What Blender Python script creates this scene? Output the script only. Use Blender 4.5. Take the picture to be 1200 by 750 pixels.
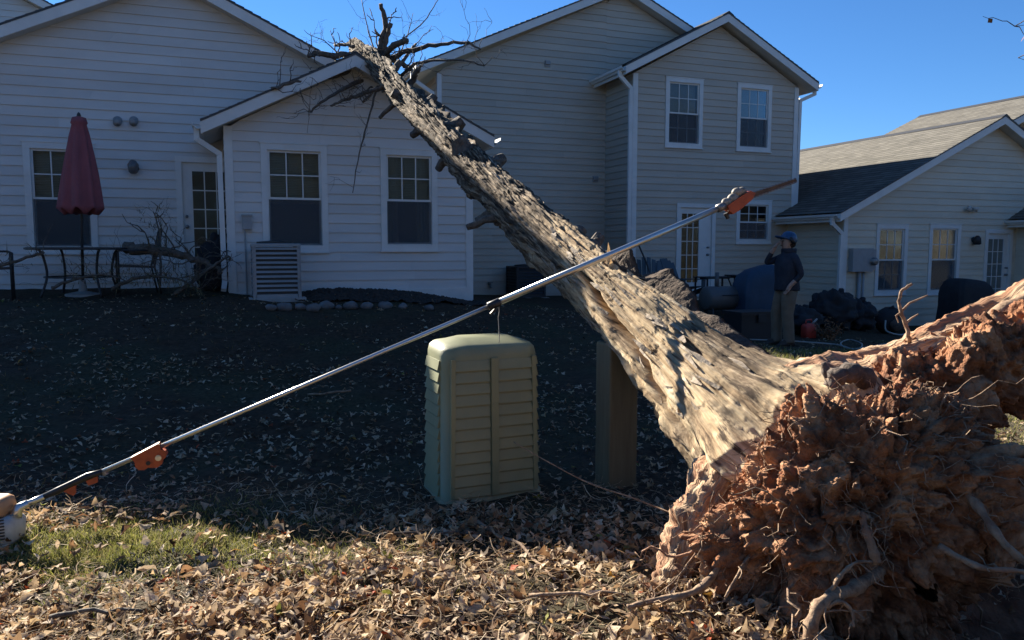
import bpy, math, random
import numpy as np
from mathutils import Vector, Matrix

R = math.radians
random.seed(7)
rng = np.random.default_rng(7)
scene = bpy.context.scene
for o in list(bpy.data.objects):
    bpy.data.objects.remove(o)

# ------------------------------------------------------------------ camera
F_PX, YAW, PITCH, EYE = 900.0, R(20.3), R(5.27), 1.6
cam_d = bpy.data.cameras.new('camera')
cam_d.sensor_width = 36.0
cam_d.lens = 36.0 * F_PX / 1200.0
cam_d.clip_start = 0.05
cam_d.clip_end = 3000
cam = bpy.data.objects.new('camera', cam_d)
scene.collection.objects.link(cam)
cam.location = (0, 0, EYE)
cam.rotation_euler = (math.pi / 2 - PITCH, 0, -YAW)
scene.camera = cam

# ------------------------------------------------------------------ sky, sun, exposure
SUN_AZ, SUN_EL = R(-19.5), R(26.55)          # azimuth from +Y towards +X
world = bpy.data.worlds.new('World')
scene.world = world
world.use_nodes = True
wn = world.node_tree
bg = wn.nodes['Background']
sky = wn.nodes.new('ShaderNodeTexSky')
sky.sky_type = 'NISHITA'
sky.sun_disc = False
sky.sun_elevation = SUN_EL
sky.sun_rotation = SUN_AZ
sky.air_density = 1.0
sky.dust_density = 0.0
sky.ozone_density = 8.0
sky.altitude = 1500
hsv = wn.nodes.new('ShaderNodeHueSaturation')
hsv.inputs['Saturation'].default_value = 1.06
wn.links.new(sky.outputs[0], hsv.inputs['Color'])
wn.links.new(hsv.outputs[0], bg.inputs[0])
bg.inputs[1].default_value = 0.05
sun_d = bpy.data.lights.new('sun', 'SUN')
sun_d.energy = 5.0
sun_d.angle = R(0.53)
sun_d.color = (1.0, 0.92, 0.78)
sun = bpy.data.objects.new('sun', sun_d)
scene.collection.objects.link(sun)
SUN_DIR = Vector((math.sin(SUN_AZ) * math.cos(SUN_EL), math.cos(SUN_AZ) * math.cos(SUN_EL), math.sin(SUN_EL)))
sun.location = SUN_DIR * 60
sun.rotation_euler = SUN_DIR.to_track_quat('Z', 'Y').to_euler()
vs = scene.view_settings
vs.view_transform = 'Standard'
vs.look = 'None'
vs.exposure = 1.75
vs.gamma = 1.0
vs.use_curve_mapping = False
scene.render.engine = 'CYCLES'
scene.cycles.max_bounces = 6
scene.cycles.transparent_max_bounces = 12

# ------------------------------------------------------------------ pixel -> place helpers (photo is 1200 x 750)
fw = Vector((math.sin(YAW) * math.cos(PITCH), math.cos(YAW) * math.cos(PITCH), -math.sin(PITCH)))
rt = Vector((math.cos(YAW), -math.sin(YAW), 0))
upv = rt.cross(fw)
CAM = Vector((0, 0, EYE))


def ray(px, py):
    return fw + rt * ((px - 600) / F_PX) + upv * ((375 - py) / F_PX)


def onY(px, py, Y):
    d = ray(px, py)
    return CAM + d * (Y / d.y)


def onZ(px, py, Z):
    d = ray(px, py)
    return CAM + d * ((Z - EYE) / d.z)


def atD(px, py, D):
    return CAM + ray(px, py) * D


# ------------------------------------------------------------------ noise
def _hash(ix, iy, iz, seed):
    h = (ix.astype(np.int64) * 374761393 + iy.astype(np.int64) * 668265263 + iz.astype(np.int64) * 2147483647 + seed * 1274126177) & 0xffffffff
    h = ((h ^ (h >> 13)) * 1274126177) & 0xffffffff
    h = h ^ (h >> 16)
    return (h & 0xffff) / 65535.0


def vnoise(p, seed=0):
    p = np.asarray(p, dtype=float)
    i = np.floor(p).astype(np.int64)
    f = p - i
    w = f * f * f * (f * (f * 6 - 15) + 10)
    out = 0
    for dx in (0, 1):
        for dy in (0, 1):
            for dz in (0, 1):
                c = _hash(i[..., 0] + dx, i[..., 1] + dy, i[..., 2] + dz, seed)
                out = out + c * (w[..., 0] if dx else 1 - w[..., 0]) * (w[..., 1] if dy else 1 - w[..., 1]) * (w[..., 2] if dz else 1 - w[..., 2])
    return out


def fbm(p, octv=4, seed=0, gain=0.5):
    a, s, t = 1.0, 0.0, 0.0
    p = np.asarray(p, dtype=float)
    for k in range(octv):
        s = s + a * vnoise(p * (2.03 ** k) + 17.3 * k, seed + k)
        t += a
        a *= gain
    return s / t


def ridged(p, octv=3, seed=0):
    a, s, t = 1.0, 0.0, 0.0
    for k in range(octv):
        s = s + a * (1 - np.abs(2 * vnoise(np.asarray(p) * (2.1 ** k) + 9.1 * k, seed + k) - 1))
        t += a
        a *= 0.5
    return s / t


def sstep(a, b, x):
    t = np.clip((np.asarray(x, dtype=float) - a) / (b - a), 0, 1)
    return t * t * (3 - 2 * t)


# ------------------------------------------------------------------ mesh helpers
def link(o):
    scene.collection.objects.link(o)
    return o


def set_parent(o, parent):
    if parent is not None:
        o.parent = parent
        if parent.type == 'EMPTY':
            o.matrix_parent_inverse = Matrix.Translation(-parent.location)


def obj(name, verts, faces, mat, parent=None, smooth=False):
    me = bpy.data.meshes.new(name)
    me.from_pydata([tuple(v) for v in verts], [], [tuple(f) for f in faces])
    me.materials.append(mat)
    if smooth:
        me.polygons.foreach_set('use_smooth', [True] * len(me.polygons))
    me.update()
    o = link(bpy.data.objects.new(name, me))
    set_parent(o, parent)
    return o


def fast_mesh(name, V, faces, mat, parent=None, smooth=False, colors=None, vec=None):
    """V (n,3) array, faces (m,k) array with equal k, optional point colours (n,3)"""
    me = bpy.data.meshes.new(name)
    V = np.ascontiguousarray(V, dtype=np.float32)
    faces = np.ascontiguousarray(faces, dtype=np.int32)
    m, k = faces.shape
    me.vertices.add(len(V))
    me.vertices.foreach_set('co', V.ravel())
    me.loops.add(m * k)
    me.loops.foreach_set('vertex_index', faces.ravel())
    me.polygons.add(m)
    me.polygons.foreach_set('loop_start', np.arange(0, m * k, k, dtype=np.int32))
    if smooth:
        me.polygons.foreach_set('use_smooth', np.ones(m, dtype=bool))
    me.update(calc_edges=True)
    if colors is not None:
        at = me.color_attributes.new('col', 'FLOAT_COLOR', 'POINT')
        c4 = np.ones((len(V), 4), dtype=np.float32)
        c4[:, :3] = colors
        at.data.foreach_set('color', c4.ravel())
    if vec is not None:
        at = me.attributes.new('bk', 'FLOAT_VECTOR', 'POINT')
        at.data.foreach_set('vector', np.ascontiguousarray(vec, dtype=np.float32).ravel())
    me.materials.append(mat)
    me.validate()
    o = link(bpy.data.objects.new(name, me))
    set_parent(o, parent)
    return o


def tag(o, label=None, cat=None, group=None, kind=None):
    if label: o['label'] = label
    if cat: o['category'] = cat
    if group: o['group'] = group
    if kind: o['kind'] = kind
    return o


def thing(name, loc, label, cat, group=None):
    o = link(bpy.data.objects.new(name, None))
    o.empty_display_size = 0.2
    o.location = loc
    return tag(o, label, cat, group)


class MB:
    def __init__(s):
        s.v = []
        s.f = []

    def add(s, vs, fs):
        n = len(s.v)
        s.v += [Vector(v) for v in vs]
        s.f += [[i + n for i in f] for f in fs]
        return s

    def box(s, x0, x1, y0, y1, z0, z1):
        return s.add([(x0, y0, z0), (x1, y0, z0), (x1, y1, z0), (x0, y1, z0), (x0, y0, z1), (x1, y0, z1), (x1, y1, z1), (x0, y1, z1)],
                     [(0, 3, 2, 1), (4, 5, 6, 7), (0, 1, 5, 4), (1, 2, 6, 5), (2, 3, 7, 6), (3, 0, 4, 7)])

    def hexa(s, p):                      # eight corners, bottom ring then top ring
        return s.add(p, [(0, 3, 2, 1), (4, 5, 6, 7), (0, 1, 5, 4), (1, 2, 6, 5), (2, 3, 7, 6), (3, 0, 4, 7)])

    def beam(s, p, q, w, h, up=Vector((0, 0, 1))):
        p, q = Vector(p), Vector(q)
        d = (q - p).normalized()
        sx = d.cross(up)
        if sx.length < 1e-4: sx = d.cross(Vector((1, 0, 0)))
        sx.normalize()
        u = sx.cross(d)
        a, b = sx * w / 2, u * h / 2
        return s.hexa([p - a - b, p + a - b, p + a + b, p - a + b, q - a - b, q + a - b, q + a + b, q - a + b])

    def tube(s, pts, rad, n=8, cap=True, rough=0.0):
        pts = [Vector(p) for p in pts]
        if not isinstance(rad, (list, tuple)): rad = [rad] * len(pts)
        base = len(s.v)
        prev = None
        for i, p in enumerate(pts):
            d = (pts[min(i + 1, len(pts) - 1)] - pts[max(i - 1, 0)])
            d = d.normalized() if d.length > 1e-9 else Vector((0, 0, 1))
            if prev is None:
                a = d.cross(Vector((0, 0, 1)))
                if a.length < 0.05: a = d.cross(Vector((1, 0, 0)))
            else:
                a = prev - d * prev.dot(d)
            a.normalize()
            prev = a
            b = d.cross(a)
            for k in range(n):
                t = 2 * math.pi * k / n
                r = rad[i] * (1 + (random.uniform(-rough, rough) if rough else 0))
                s.v.append(p + a * (math.cos(t) * r) + b * (math.sin(t) * r))
        for i in range(len(pts) - 1):
            for k in range(n):
                k2 = (k + 1) % n
                s.f.append([base + i * n + k, base + i * n + k2, base + (i + 1) * n + k2, base + (i + 1) * n + k])
        if cap:
            s.f.append([base + k for k in range(n)][::-1])
            e = base + (len(pts) - 1) * n
            s.f.append([e + k for k in range(n)])
        return s

    def lathe(s, c, prof, n=16, axis=Vector((0, 0, 1)), sx=1.0):
        c = Vector(c)
        axis = Vector(axis).normalized()
        a = axis.cross(Vector((0, 1, 0)))
        if a.length < 0.05: a = axis.cross(Vector((1, 0, 0)))
        a.normalize()
        b = axis.cross(a)
        base = len(s.v)
        for r, h in prof:
            for k in range(n):
                t = 2 * math.pi * k / n
                s.v.append(c + axis * h + a * (r * math.cos(t) * sx) + b * (r * math.sin(t)))
        m = len(prof)
        for i in range(m - 1):
            for k in range(n):
                k2 = (k + 1) % n
                s.f.append([base + i * n + k, base + i * n + k2, base + (i + 1) * n + k2, base + (i + 1) * n + k])
        s.f.append([base + k for k in range(n)][::-1])
        s.f.append([base + (m - 1) * n + k for k in range(n)])
        return s

    def prism(s, poly, ext):             # 3-D polygon extruded by a vector
        ext = Vector(ext)
        n = len(poly)
        return s.add([Vector(p) for p in poly] + [Vector(p) + ext for p in poly],
                     [list(range(n))[::-1], list(range(n, 2 * n))] + [[i, (i + 1) % n, n + (i + 1) % n, n + i] for i in range(n)])

    def blob(s, c, rad, seed=0, nz=9, na=14, amp=0.25, freq=2.0):
        c = Vector(c)
        th = np.linspace(0, math.pi, nz)[1:-1]
        ph = np.linspace(0, 2 * math.pi, na, endpoint=False)
        T, P = np.meshgrid(th, ph, indexing='ij')
        d = np.stack([np.sin(T) * np.cos(P), np.sin(T) * np.sin(P), np.cos(T)], -1).reshape(-1, 3)
        d = np.vstack([d, [[0, 0, 1], [0, 0, -1]]])
        rr = 1 + amp * (fbm(d * freq + seed * 3.7, 3, seed) - 0.5) * 2
        pts = d * rr[:, None] * np.array(rad)
        base = len(s.v)
        s.v += [c + Vector(p) for p in pts]
        m = nz - 2
        for i in range(m - 1):
            for k in range(na):
                k2 = (k + 1) % na
                s.f.append([base + i * na + k, base + (i + 1) * na + k, base + (i + 1) * na + k2, base + i * na + k2])
        t, b = base + m * na, base + m * na + 1
        for k in range(na):
            k2 = (k + 1) % na
            s.f.append([t, base + k, base + k2])
            s.f.append([b, base + (m - 1) * na + k2, base + (m - 1) * na + k])
        return s

    def build(s, name, mat, parent=None, smooth=False):
        return obj(name, s.v, s.f, mat, parent, smooth)


# ------------------------------------------------------------------ materials
def mat(name, c1, c2=None, scale=8.0, rough=0.7, bump=0.0, bscale=None, stretch=(1, 1, 1), obj_var=0.0, metal=0.0, coat=0.0, detail=6.0, lo=0.35, hi=0.65, attr=None, bdist=0.01, c3=None, s3=2.0, spec=0.5, translucent=0.0):
    m = bpy.data.materials.new(name)
    m.use_nodes = True
    nt = m.node_tree
    L = nt.links
    b = nt.nodes['Principled BSDF']
    b.inputs['Roughness'].default_value = rough
    b.inputs['Metallic'].default_value = metal
    b.inputs['Coat Weight'].default_value = coat
    b.inputs['Specular IOR Level'].default_value = spec
    if attr == 'bk':
        tc = nt.nodes.new('ShaderNodeAttribute'); tc.attribute_name = 'bk'; src = tc.outputs['Vector']
    else:
        tc = nt.nodes.new('ShaderNodeTexCoord'); src = tc.outputs['Object']
    mp = nt.nodes.new('ShaderNodeMapping')
    mp.inputs['Scale'].default_value = stretch
    L.new(src, mp.inputs[0])
    col = None
    if c2 is not None:
        n = nt.nodes.new('ShaderNodeTexNoise')
        n.inputs['Scale'].default_value = scale
        n.inputs['Detail'].default_value = detail
        n.inputs['Roughness'].default_value = 0.62
        L.new(mp.outputs[0], n.inputs['Vector'])
        r = nt.nodes.new('ShaderNodeValToRGB')
        r.color_ramp.elements[0].position = lo
        r.color_ramp.elements[1].position = hi
        r.color_ramp.elements[0].color = (*c1, 1)
        r.color_ramp.elements[1].color = (*c2, 1)
        L.new(n.outputs[0], r.inputs[0])
        col = r.outputs[0]
        if c3 is not None:
            n3 = nt.nodes.new('ShaderNodeTexNoise')
            n3.inputs['Scale'].default_value = s3
            n3.inputs['Detail'].default_value = 5
            L.new(mp.outputs[0], n3.inputs['Vector'])
            r3 = nt.nodes.new('ShaderNodeValToRGB')
            r3.color_ramp.elements[0].position = 0.47
            r3.color_ramp.elements[1].position = 0.62
            L.new(n3.outputs[0], r3.inputs[0])
            mx = nt.nodes.new('ShaderNodeMix'); mx.data_type = 'RGBA'
            L.new(r3.outputs[0], mx.inputs[0])
            L.new(col, mx.inputs[6])
            mx.inputs[7].default_value = (*c3, 1)
            col = mx.outputs[2]
    else:
        rgb = nt.nodes.new('ShaderNodeRGB')
        rgb.outputs[0].default_value = (*c1, 1)
        col = rgb.outputs[0]
    if obj_var:
        oi = nt.nodes.new('ShaderNodeObjectInfo')
        mr = nt.nodes.new('ShaderNodeMapRange')
        mr.inputs[3].default_value = 1 - obj_var
        mr.inputs[4].default_value = 1 + obj_var
        L.new(oi.outputs['Random'], mr.inputs[0])
        hs = nt.nodes.new('ShaderNodeHueSaturation')
        L.new(mr.outputs[0], hs.inputs['Value'])
        L.new(col, hs.inputs['Color'])
        col = hs.outputs[0]
    L.new(col, b.inputs['Base Color'])
    if bump:
        nb = nt.nodes.new('ShaderNodeTexNoise')
        nb.inputs['Scale'].default_value = bscale or scale * 3
        nb.inputs['Detail'].default_value = 6
        L.new(mp.outputs[0], nb.inputs['Vector'])
        bp = nt.nodes.new('ShaderNodeBump')
        bp.inputs['Strength'].default_value = bump
        bp.inputs['Distance'].default_value = bdist
        L.new(nb.outputs[0], bp.inputs['Height'])
        L.new(bp.outputs[0], b.inputs['Normal'])
    if translucent:
        tr = nt.nodes.new('ShaderNodeBsdfTranslucent')
        L.new(col, tr.inputs[0])
        ms = nt.nodes.new('ShaderNodeMixShader')
        ms.inputs[0].default_value = translucent
        L.new(b.outputs[0], ms.inputs[1])
        L.new(tr.outputs[0], ms.inputs[2])
        L.new(ms.outputs[0], nt.nodes['Material Output'].inputs[0])
    return m


def attr_mat(name, rough=0.75, translucent=0.33, objrand=False):
    m = bpy.data.materials.new(name)
    m.use_nodes = True
    nt = m.node_tree
    L = nt.links
    b = nt.nodes['Principled BSDF']
    b.inputs['Roughness'].default_value = rough
    b.inputs['Specular IOR Level'].default_value = 0.3
    if objrand:
        oi = nt.nodes.new('ShaderNodeObjectInfo')
        col = oi.outputs['Color']
    else:
        a = nt.nodes.new('ShaderNodeAttribute')
        a.attribute_name = 'col'
        col = a.outputs['Color']
    tc = nt.nodes.new('ShaderNodeTexCoord')
    n = nt.nodes.new('ShaderNodeTexNoise')
    n.inputs['Scale'].default_value = 60
    L.new(tc.outputs['Object'], n.inputs['Vector'])
    mr = nt.nodes.new('ShaderNodeMapRange')
    mr.inputs[1].default_value = 0.3
    mr.inputs[2].default_value = 0.7
    mr.inputs[3].default_value = 0.7
    mr.inputs[4].default_value = 1.2
    L.new(n.outputs[0], mr.inputs[0])
    hs = nt.nodes.new('ShaderNodeHueSaturation')
    L.new(mr.outputs[0], hs.inputs['Value'])
    L.new(col, hs.inputs['Color'])
    L.new(hs.outputs[0], b.inputs['Base Color'])
    tr = nt.nodes.new('ShaderNodeBsdfTranslucent')
    L.new(hs.outputs[0], tr.inputs[0])
    ms = nt.nodes.new('ShaderNodeMixShader')
    ms.inputs[0].default_value = translucent
    L.new(b.outputs[0], ms.inputs[1])
    L.new(tr.outputs[0], ms.inputs[2])
    L.new(ms.outputs[0], nt.nodes['Material Output'].inputs[0])
    return m


def glass_mat():
    m = bpy.data.materials.new('window_glass')
    m.use_nodes = True
    nt = m.node_tree
    L = nt.links
    nt.nodes.remove(nt.nodes['Principled BSDF'])
    fr = nt.nodes.new('ShaderNodeFresnel'); fr.inputs[0].default_value = 1.55
    ad = nt.nodes.new('ShaderNodeMath'); ad.operation = 'ADD'; ad.inputs[1].default_value = 0.0
    gl = nt.nodes.new('ShaderNodeBsdfGlossy'); gl.inputs['Roughness'].default_value = 0.08
    gl.inputs[0].default_value = (0.36, 0.39, 0.42, 1)
    tr = nt.nodes.new('ShaderNodeBsdfTransparent'); tr.inputs[0].default_value = (0.8, 0.84, 0.82, 1)
    tc = nt.nodes.new('ShaderNodeTexCoord')
    no = nt.nodes.new('ShaderNodeTexNoise'); no.inputs['Scale'].default_value = 1.6
    bp = nt.nodes.new('ShaderNodeBump'); bp.inputs['Strength'].default_value = 0.03; bp.inputs['Distance'].default_value = 0.02
    L.new(tc.outputs['Object'], no.inputs['Vector'])
    L.new(no.outputs[0], bp.inputs['Height'])
    L.new(bp.outputs[0], gl.inputs['Normal'])
    ms = nt.nodes.new('ShaderNodeMixShader')
    L.new(fr.outputs[0], ad.inputs[0])
    L.new(ad.outputs[0], ms.inputs[0])
    L.new(tr.outputs[0], ms.inputs[1])
    L.new(gl.outputs[0], ms.inputs[2])
    L.new(ms.outputs[0], nt.nodes['Material Output'].inputs[0])
    return m


def screen_mat():
    m = bpy.data.materials.new('insect_screen')
    m.use_nodes = True
    nt = m.node_tree
    L = nt.links
    b = nt.nodes['Principled BSDF']
    b.inputs['Base Color'].default_value = (0.10, 0.11, 0.12, 1)
    b.inputs['Roughness'].default_value = 0.8
    tr = nt.nodes.new('ShaderNodeBsdfTransparent')
    ms = nt.nodes.new('ShaderNodeMixShader')
    ms.inputs[0].default_value = 0.4
    L.new(tr.outputs[0], ms.inputs[1])
    L.new(b.outputs[0], ms.inputs[2])
    L.new(ms.outputs[0], nt.nodes['Material Output'].inputs[0])
    return m


def shingle_mat(name, c1, c2):
    m = bpy.data.materials.new(name)
    m.use_nodes = True
    nt = m.node_tree
    L = nt.links
    b = nt.nodes['Principled BSDF']
    b.inputs['Roughness'].default_value = 0.9
    a = nt.nodes.new('ShaderNodeAttribute'); a.attribute_name = 'bk'
    br = nt.nodes.new('ShaderNodeTexBrick')
    br.inputs['Scale'].default_value = 1.0
    br.inputs['Brick Width'].default_value = 0.31
    br.inputs['Row Height'].default_value = 0.145
    br.inputs['Mortar Size'].default_value = 0.006
    br.inputs['Color1'].default_value = (*c1, 1)
    br.inputs['Color2'].default_value = (*c2, 1)
    br.inputs['Mortar'].default_value = (c1[0] * .6, c1[1] * .6, c1[2] * .6, 1)
    L.new(a.outputs['Vector'], br.inputs['Vector'])
    n = nt.nodes.new('ShaderNodeTexNoise'); n.inputs['Scale'].default_value = 2.2; n.inputs['Detail'].default_value = 9
    n.inputs['Roughness'].default_value = 0.75
    L.new(a.outputs['Vector'], n.inputs['Vector'])
    mr = nt.nodes.new('ShaderNodeMapRange'); mr.inputs[1].default_value = 0.3; mr.inputs[2].default_value = 0.7
    mr.inputs[3].default_value = 0.7; mr.inputs[4].default_value = 1.3
    L.new(n.outputs[0], mr.inputs[0])
    hs = nt.nodes.new('ShaderNodeHueSaturation')
    L.new(mr.outputs[0], hs.inputs['Value']); L.new(br.outputs[0], hs.inputs['Color'])
    L.new(hs.outputs[0], b.inputs['Base Color'])
    return m


M = {}
M['siding_left'] = mat('siding_left', (0.58, 0.555, 0.515), (0.66, 0.635, 0.595), 1.1, 0.6, 0.08, 40, (1, 1, 3), 0.06, lo=0.3, hi=0.7)
M['siding_mid'] = mat('siding_mid', (0.45, 0.39, 0.31), (0.52, 0.455, 0.365), 1.1, 0.6, 0.08, 40, (1, 1, 3), 0.06, lo=0.3, hi=0.7)
M['siding_right'] = mat('siding_right', (0.58, 0.51, 0.39), (0.66, 0.585, 0.455), 1.1, 0.6, 0.08, 40, (1, 1, 3), 0.06, lo=0.3, hi=0.7)
M['trim'] = mat('white_trim', (0.64, 0.63, 0.59), (0.72, 0.71, 0.67), 3, 0.5, 0.03, 40)
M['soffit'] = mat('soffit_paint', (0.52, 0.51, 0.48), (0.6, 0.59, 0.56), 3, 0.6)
M['wallcore'] = mat('sheathing', (0.25, 0.24, 0.22))
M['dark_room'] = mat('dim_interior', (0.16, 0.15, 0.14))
M['blind'] = mat('window_blind', (0.62, 0.62, 0.6), rough=0.7)
M['curtain'] = mat('curtain_cloth', (0.5, 0.48, 0.44), (0.6, 0.58, 0.55), 5, 0.9)
M['roof'] = shingle_mat('asphalt_shingles', (0.10, 0.095, 0.09), (0.15, 0.143, 0.135))
M['roof_right'] = shingle_mat('weathered_shingles', (0.12, 0.112, 0.098), (0.185, 0.172, 0.15))
M['flashing'] = mat('dark_drip_edge', (0.05, 0.05, 0.05), rough=0.5)
M['glass'] = glass_mat()
M['screen'] = screen_mat()
def bark_material():
    m = bpy.data.materials.new('dry_bark')
    m.use_nodes = True
    nt = m.node_tree
    L = nt.links
    b = nt.nodes['Principled BSDF']
    b.inputs['Roughness'].default_value = 0.9
    b.inputs['Specular IOR Level'].default_value = 0.2
    a = nt.nodes.new('ShaderNodeAttribute'); a.attribute_name = 'bk'

    def noise(sc, st, det=7, ro=0.65):
        mp = nt.nodes.new('ShaderNodeMapping'); mp.inputs['Scale'].default_value = (1, 1, st)
        L.new(a.outputs['Vector'], mp.inputs[0])
        n = nt.nodes.new('ShaderNodeTexNoise'); n.inputs['Scale'].default_value = sc; n.inputs['Detail'].default_value = det; n.inputs['Roughness'].default_value = ro
        L.new(mp.outputs[0], n.inputs['Vector'])
        return n.outputs[0]

    def ramp(src, stops):
        r = nt.nodes.new('ShaderNodeValToRGB')
        while len(r.color_ramp.elements) < len(stops): r.color_ramp.elements.new(0.5)
        if len(stops) > len(r.color_ramp.elements): pass
        for e, (p, c) in zip(r.color_ramp.elements, stops):
            e.position = p; e.color = (*c, 1)
        L.new(src, r.inputs[0])
        return r.outputs[0]

    def mix(f, x, y, mode='MIX'):
        q = nt.nodes.new('ShaderNodeMix'); q.data_type = 'RGBA'; q.blend_type = mode
        if isinstance(f, float): q.inputs[0].default_value = f
        else: L.new(f, q.inputs[0])
        L.new(x, q.inputs[6]); L.new(y, q.inputs[7])
        return q.outputs[2]
    fib = ramp(noise(34, 0.055, 8), [(0.31, (0.09, 0.055, 0.032)), (0.41, (0.38, 0.26, 0.15)), (0.53, (0.60, 0.45, 0.275)), (0.68, (0.69, 0.57, 0.39))])
    old = ramp(noise(28, 0.12, 8), [(0.39, (0.032, 0.022, 0.015)), (0.49, (0.13, 0.09, 0.057)), (0.61, (0.37, 0.28, 0.185)), (0.71, (0.56, 0.46, 0.33))])
    pat = ramp(noise(3.2, 0.3, 5), [(0.42, (0, 0, 0)), (0.56, (1, 1, 1))])
    spots = ramp(noise(26, 0.12, 5), [(0.57, (0, 0, 0)), (0.66, (1, 1, 1))])
    sx_ = nt.nodes.new('ShaderNodeSeparateXYZ'); L.new(a.outputs['Vector'], sx_.inputs[0])
    mrz = nt.nodes.new('ShaderNodeMapRange'); mrz.inputs[1].default_value = 2.0; mrz.inputs[2].default_value = 5.0; mrz.inputs[3].default_value = 0.0; mrz.inputs[4].default_value = 0.3
    L.new(sx_.outputs['Z'], mrz.inputs[0])
    adz = nt.nodes.new('ShaderNodeMath'); adz.operation = 'ADD'
    L.new(noise(3.2, 0.3, 5), adz.inputs[0]); L.new(mrz.outputs[0], adz.inputs[1])
    pat = ramp(adz.outputs[0], [(0.5, (0, 0, 0)), (0.62, (1, 1, 1))])
    c = mix(pat, fib, old)
    drk = ramp(noise(60, 0.1, 4), [(0.3, (0.035, 0.024, 0.017)), (0.7, (0.10, 0.068, 0.046))])
    c = mix(spots, c, drk)
    L.new(c, b.inputs['Base Color'])
    b1 = nt.nodes.new('ShaderNodeBump'); b1.inputs['Strength'].default_value = 1.0; b1.inputs['Distance'].default_value = 0.02
    L.new(noise(36, 0.07, 8, 0.7), b1.inputs['Height'])
    b2 = nt.nodes.new('ShaderNodeBump'); b2.inputs['Strength'].default_value = 0.8; b2.inputs['Distance'].default_value = 0.012
    L.new(noise(110, 0.07, 6, 0.7), b2.inputs['Height'])
    L.new(b1.outputs[0], b2.inputs['Normal'])
    L.new(b2.outputs[0], b.inputs['Normal'])
    return m


M['bark'] = bark_material()
M['bark_dark'] = mat('dark_bark', (0.05, 0.038, 0.03), (0.14, 0.10, 0.075), 14, 0.9, 0.8, 40, (1, 1, 1), bdist=0.02)
M['wood'] = mat('torn_sapwood', (0.42, 0.31, 0.19), (0.62, 0.5, 0.34), 30, 0.8, 0.4, 60)
M['branch'] = mat('branch_bark', (0.06, 0.048, 0.038), (0.16, 0.13, 0.1), 25, 0.9, 0.6, 60)
M['clay'] = mat('red_clay', (0.095, 0.034, 0.014), (0.36, 0.15, 0.065), 9, 0.95, 1.0, 40, c3=(0.43, 0.235, 0.125), s3=6.5, bdist=0.03, detail=9)
M['root'] = mat('pale_root', (0.15, 0.085, 0.05), (0.38, 0.26, 0.16), 25, 0.85, 0.5, 60)
M['root_brown'] = mat('brown_root', (0.17, 0.1, 0.065), (0.36, 0.25, 0.16), 12, 0.9, 0.8, 40, c3=(0.3, 0.15, 0.085), s3=5, bdist=0.02)
M['steel'] = mat('pole_aluminium', (0.62, 0.61, 0.57), rough=0.3, metal=0.85)
M['steel_dark'] = mat('worn_metal', (0.2, 0.19, 0.18), (0.32, 0.3, 0.28), 30, 0.45, metal=0.6)
M['orange'] = mat('orange_plastic', (0.45, 0.085, 0.022), (0.33, 0.06, 0.02), 30, 0.5)
M['offwhite'] = mat('off_white_plastic', (0.55, 0.53, 0.48), (0.42, 0.4, 0.36), 12, 0.5)
M['black'] = mat('black_plastic', (0.02, 0.02, 0.022), rough=0.5)
M['dark_metal'] = mat('dark_patio_metal', (0.035, 0.037, 0.04), rough=0.5, metal=0.3)
M['green_box'] = mat('olive_cabinet', (0.20, 0.205, 0.11), (0.25, 0.25, 0.135), 3, 0.5, 0.06, 90, (1, 1, 0.6))
M['post'] = mat('treated_post', (0.145, 0.12, 0.068), (0.19, 0.16, 0.092), 6, 0.85, 0.3, 30, (4, 4, 0.4))
M['red_cloth'] = mat('red_canvas', (0.30, 0.085, 0.095), (0.24, 0.07, 0.08), 5, 0.85)
M['metal_grey'] = mat('grey_sheet_metal', (0.27, 0.27, 0.265), (0.33, 0.33, 0.325), 4, 0.5)
M['metal_dark'] = mat('dark_coil', (0.05, 0.052, 0.055), rough=0.7)
M['stone'] = mat('edging_stone', (0.11, 0.105, 0.10), (0.2, 0.19, 0.18), 6, 0.9, 0.6, 20, obj_var=0.15)
M['leafobj'] = attr_mat('fallen_leaf', objrand=True)
M['leafcol'] = attr_mat('leaf_litter')
M['grasscol'] = attr_mat('grass', translucent=0.35)
M['needles'] = mat('dead_needles', (0.1, 0.085, 0.04), (0.18, 0.14, 0.06), 20, 0.8)
M['jacket'] = mat('navy_jacket', (0.018, 0.02, 0.03), (0.03, 0.033, 0.045), 12, 0.85, 0.4, 25)
M['khaki'] = mat('khaki_trousers', (0.15, 0.11, 0.072), (0.19, 0.14, 0.095), 8, 0.9, 0.4, 20)
M['skin'] = mat('skin', (0.42, 0.25, 0.18), rough=0.55)
M['hair'] = mat('brown_hair', (0.04, 0.025, 0.018), rough=0.7)
M['helmet'] = mat('blue_helmet', (0.012, 0.045, 0.11), (0.03, 0.085, 0.18), 25, 0.35)
M['boot'] = mat('leather_boot', (0.05, 0.035, 0.025), rough=0.7)
M['blue_tarp'] = mat('blue_cover', (0.02, 0.045, 0.075), (0.03, 0.06, 0.10), 5, 0.7, 0.4, 8)
M['black_cloth'] = mat('black_cover', (0.012, 0.012, 0.014), (0.02, 0.02, 0.023), 6, 0.8, 0.4, 8)
M['chair_blue'] = mat('slate_chair', (0.06, 0.085, 0.1), rough=0.6)
M['red_plastic'] = mat('red_plastic', (0.5, 0.05, 0.03), rough=0.45)
M['rust_leaf'] = mat('rusty_foliage', (0.16, 0.07, 0.03), (0.25, 0.12, 0.05), 20, 0.9)
M['hose'] = mat('pale_hose', (0.35, 0.34, 0.3), rough=0.6)
M['grey_drum'] = mat('grey_drum', (0.10, 0.098, 0.095), rough=0.5)
M['lamp_glass'] = mat('frosted_lamp', (0.12, 0.12, 0.12), rough=0.25)
M['concrete'] = mat('concrete_slab', (0.3, 0.29, 0.27), (0.38, 0.37, 0.35), 6, 0.9, 0.3, 40)

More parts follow.
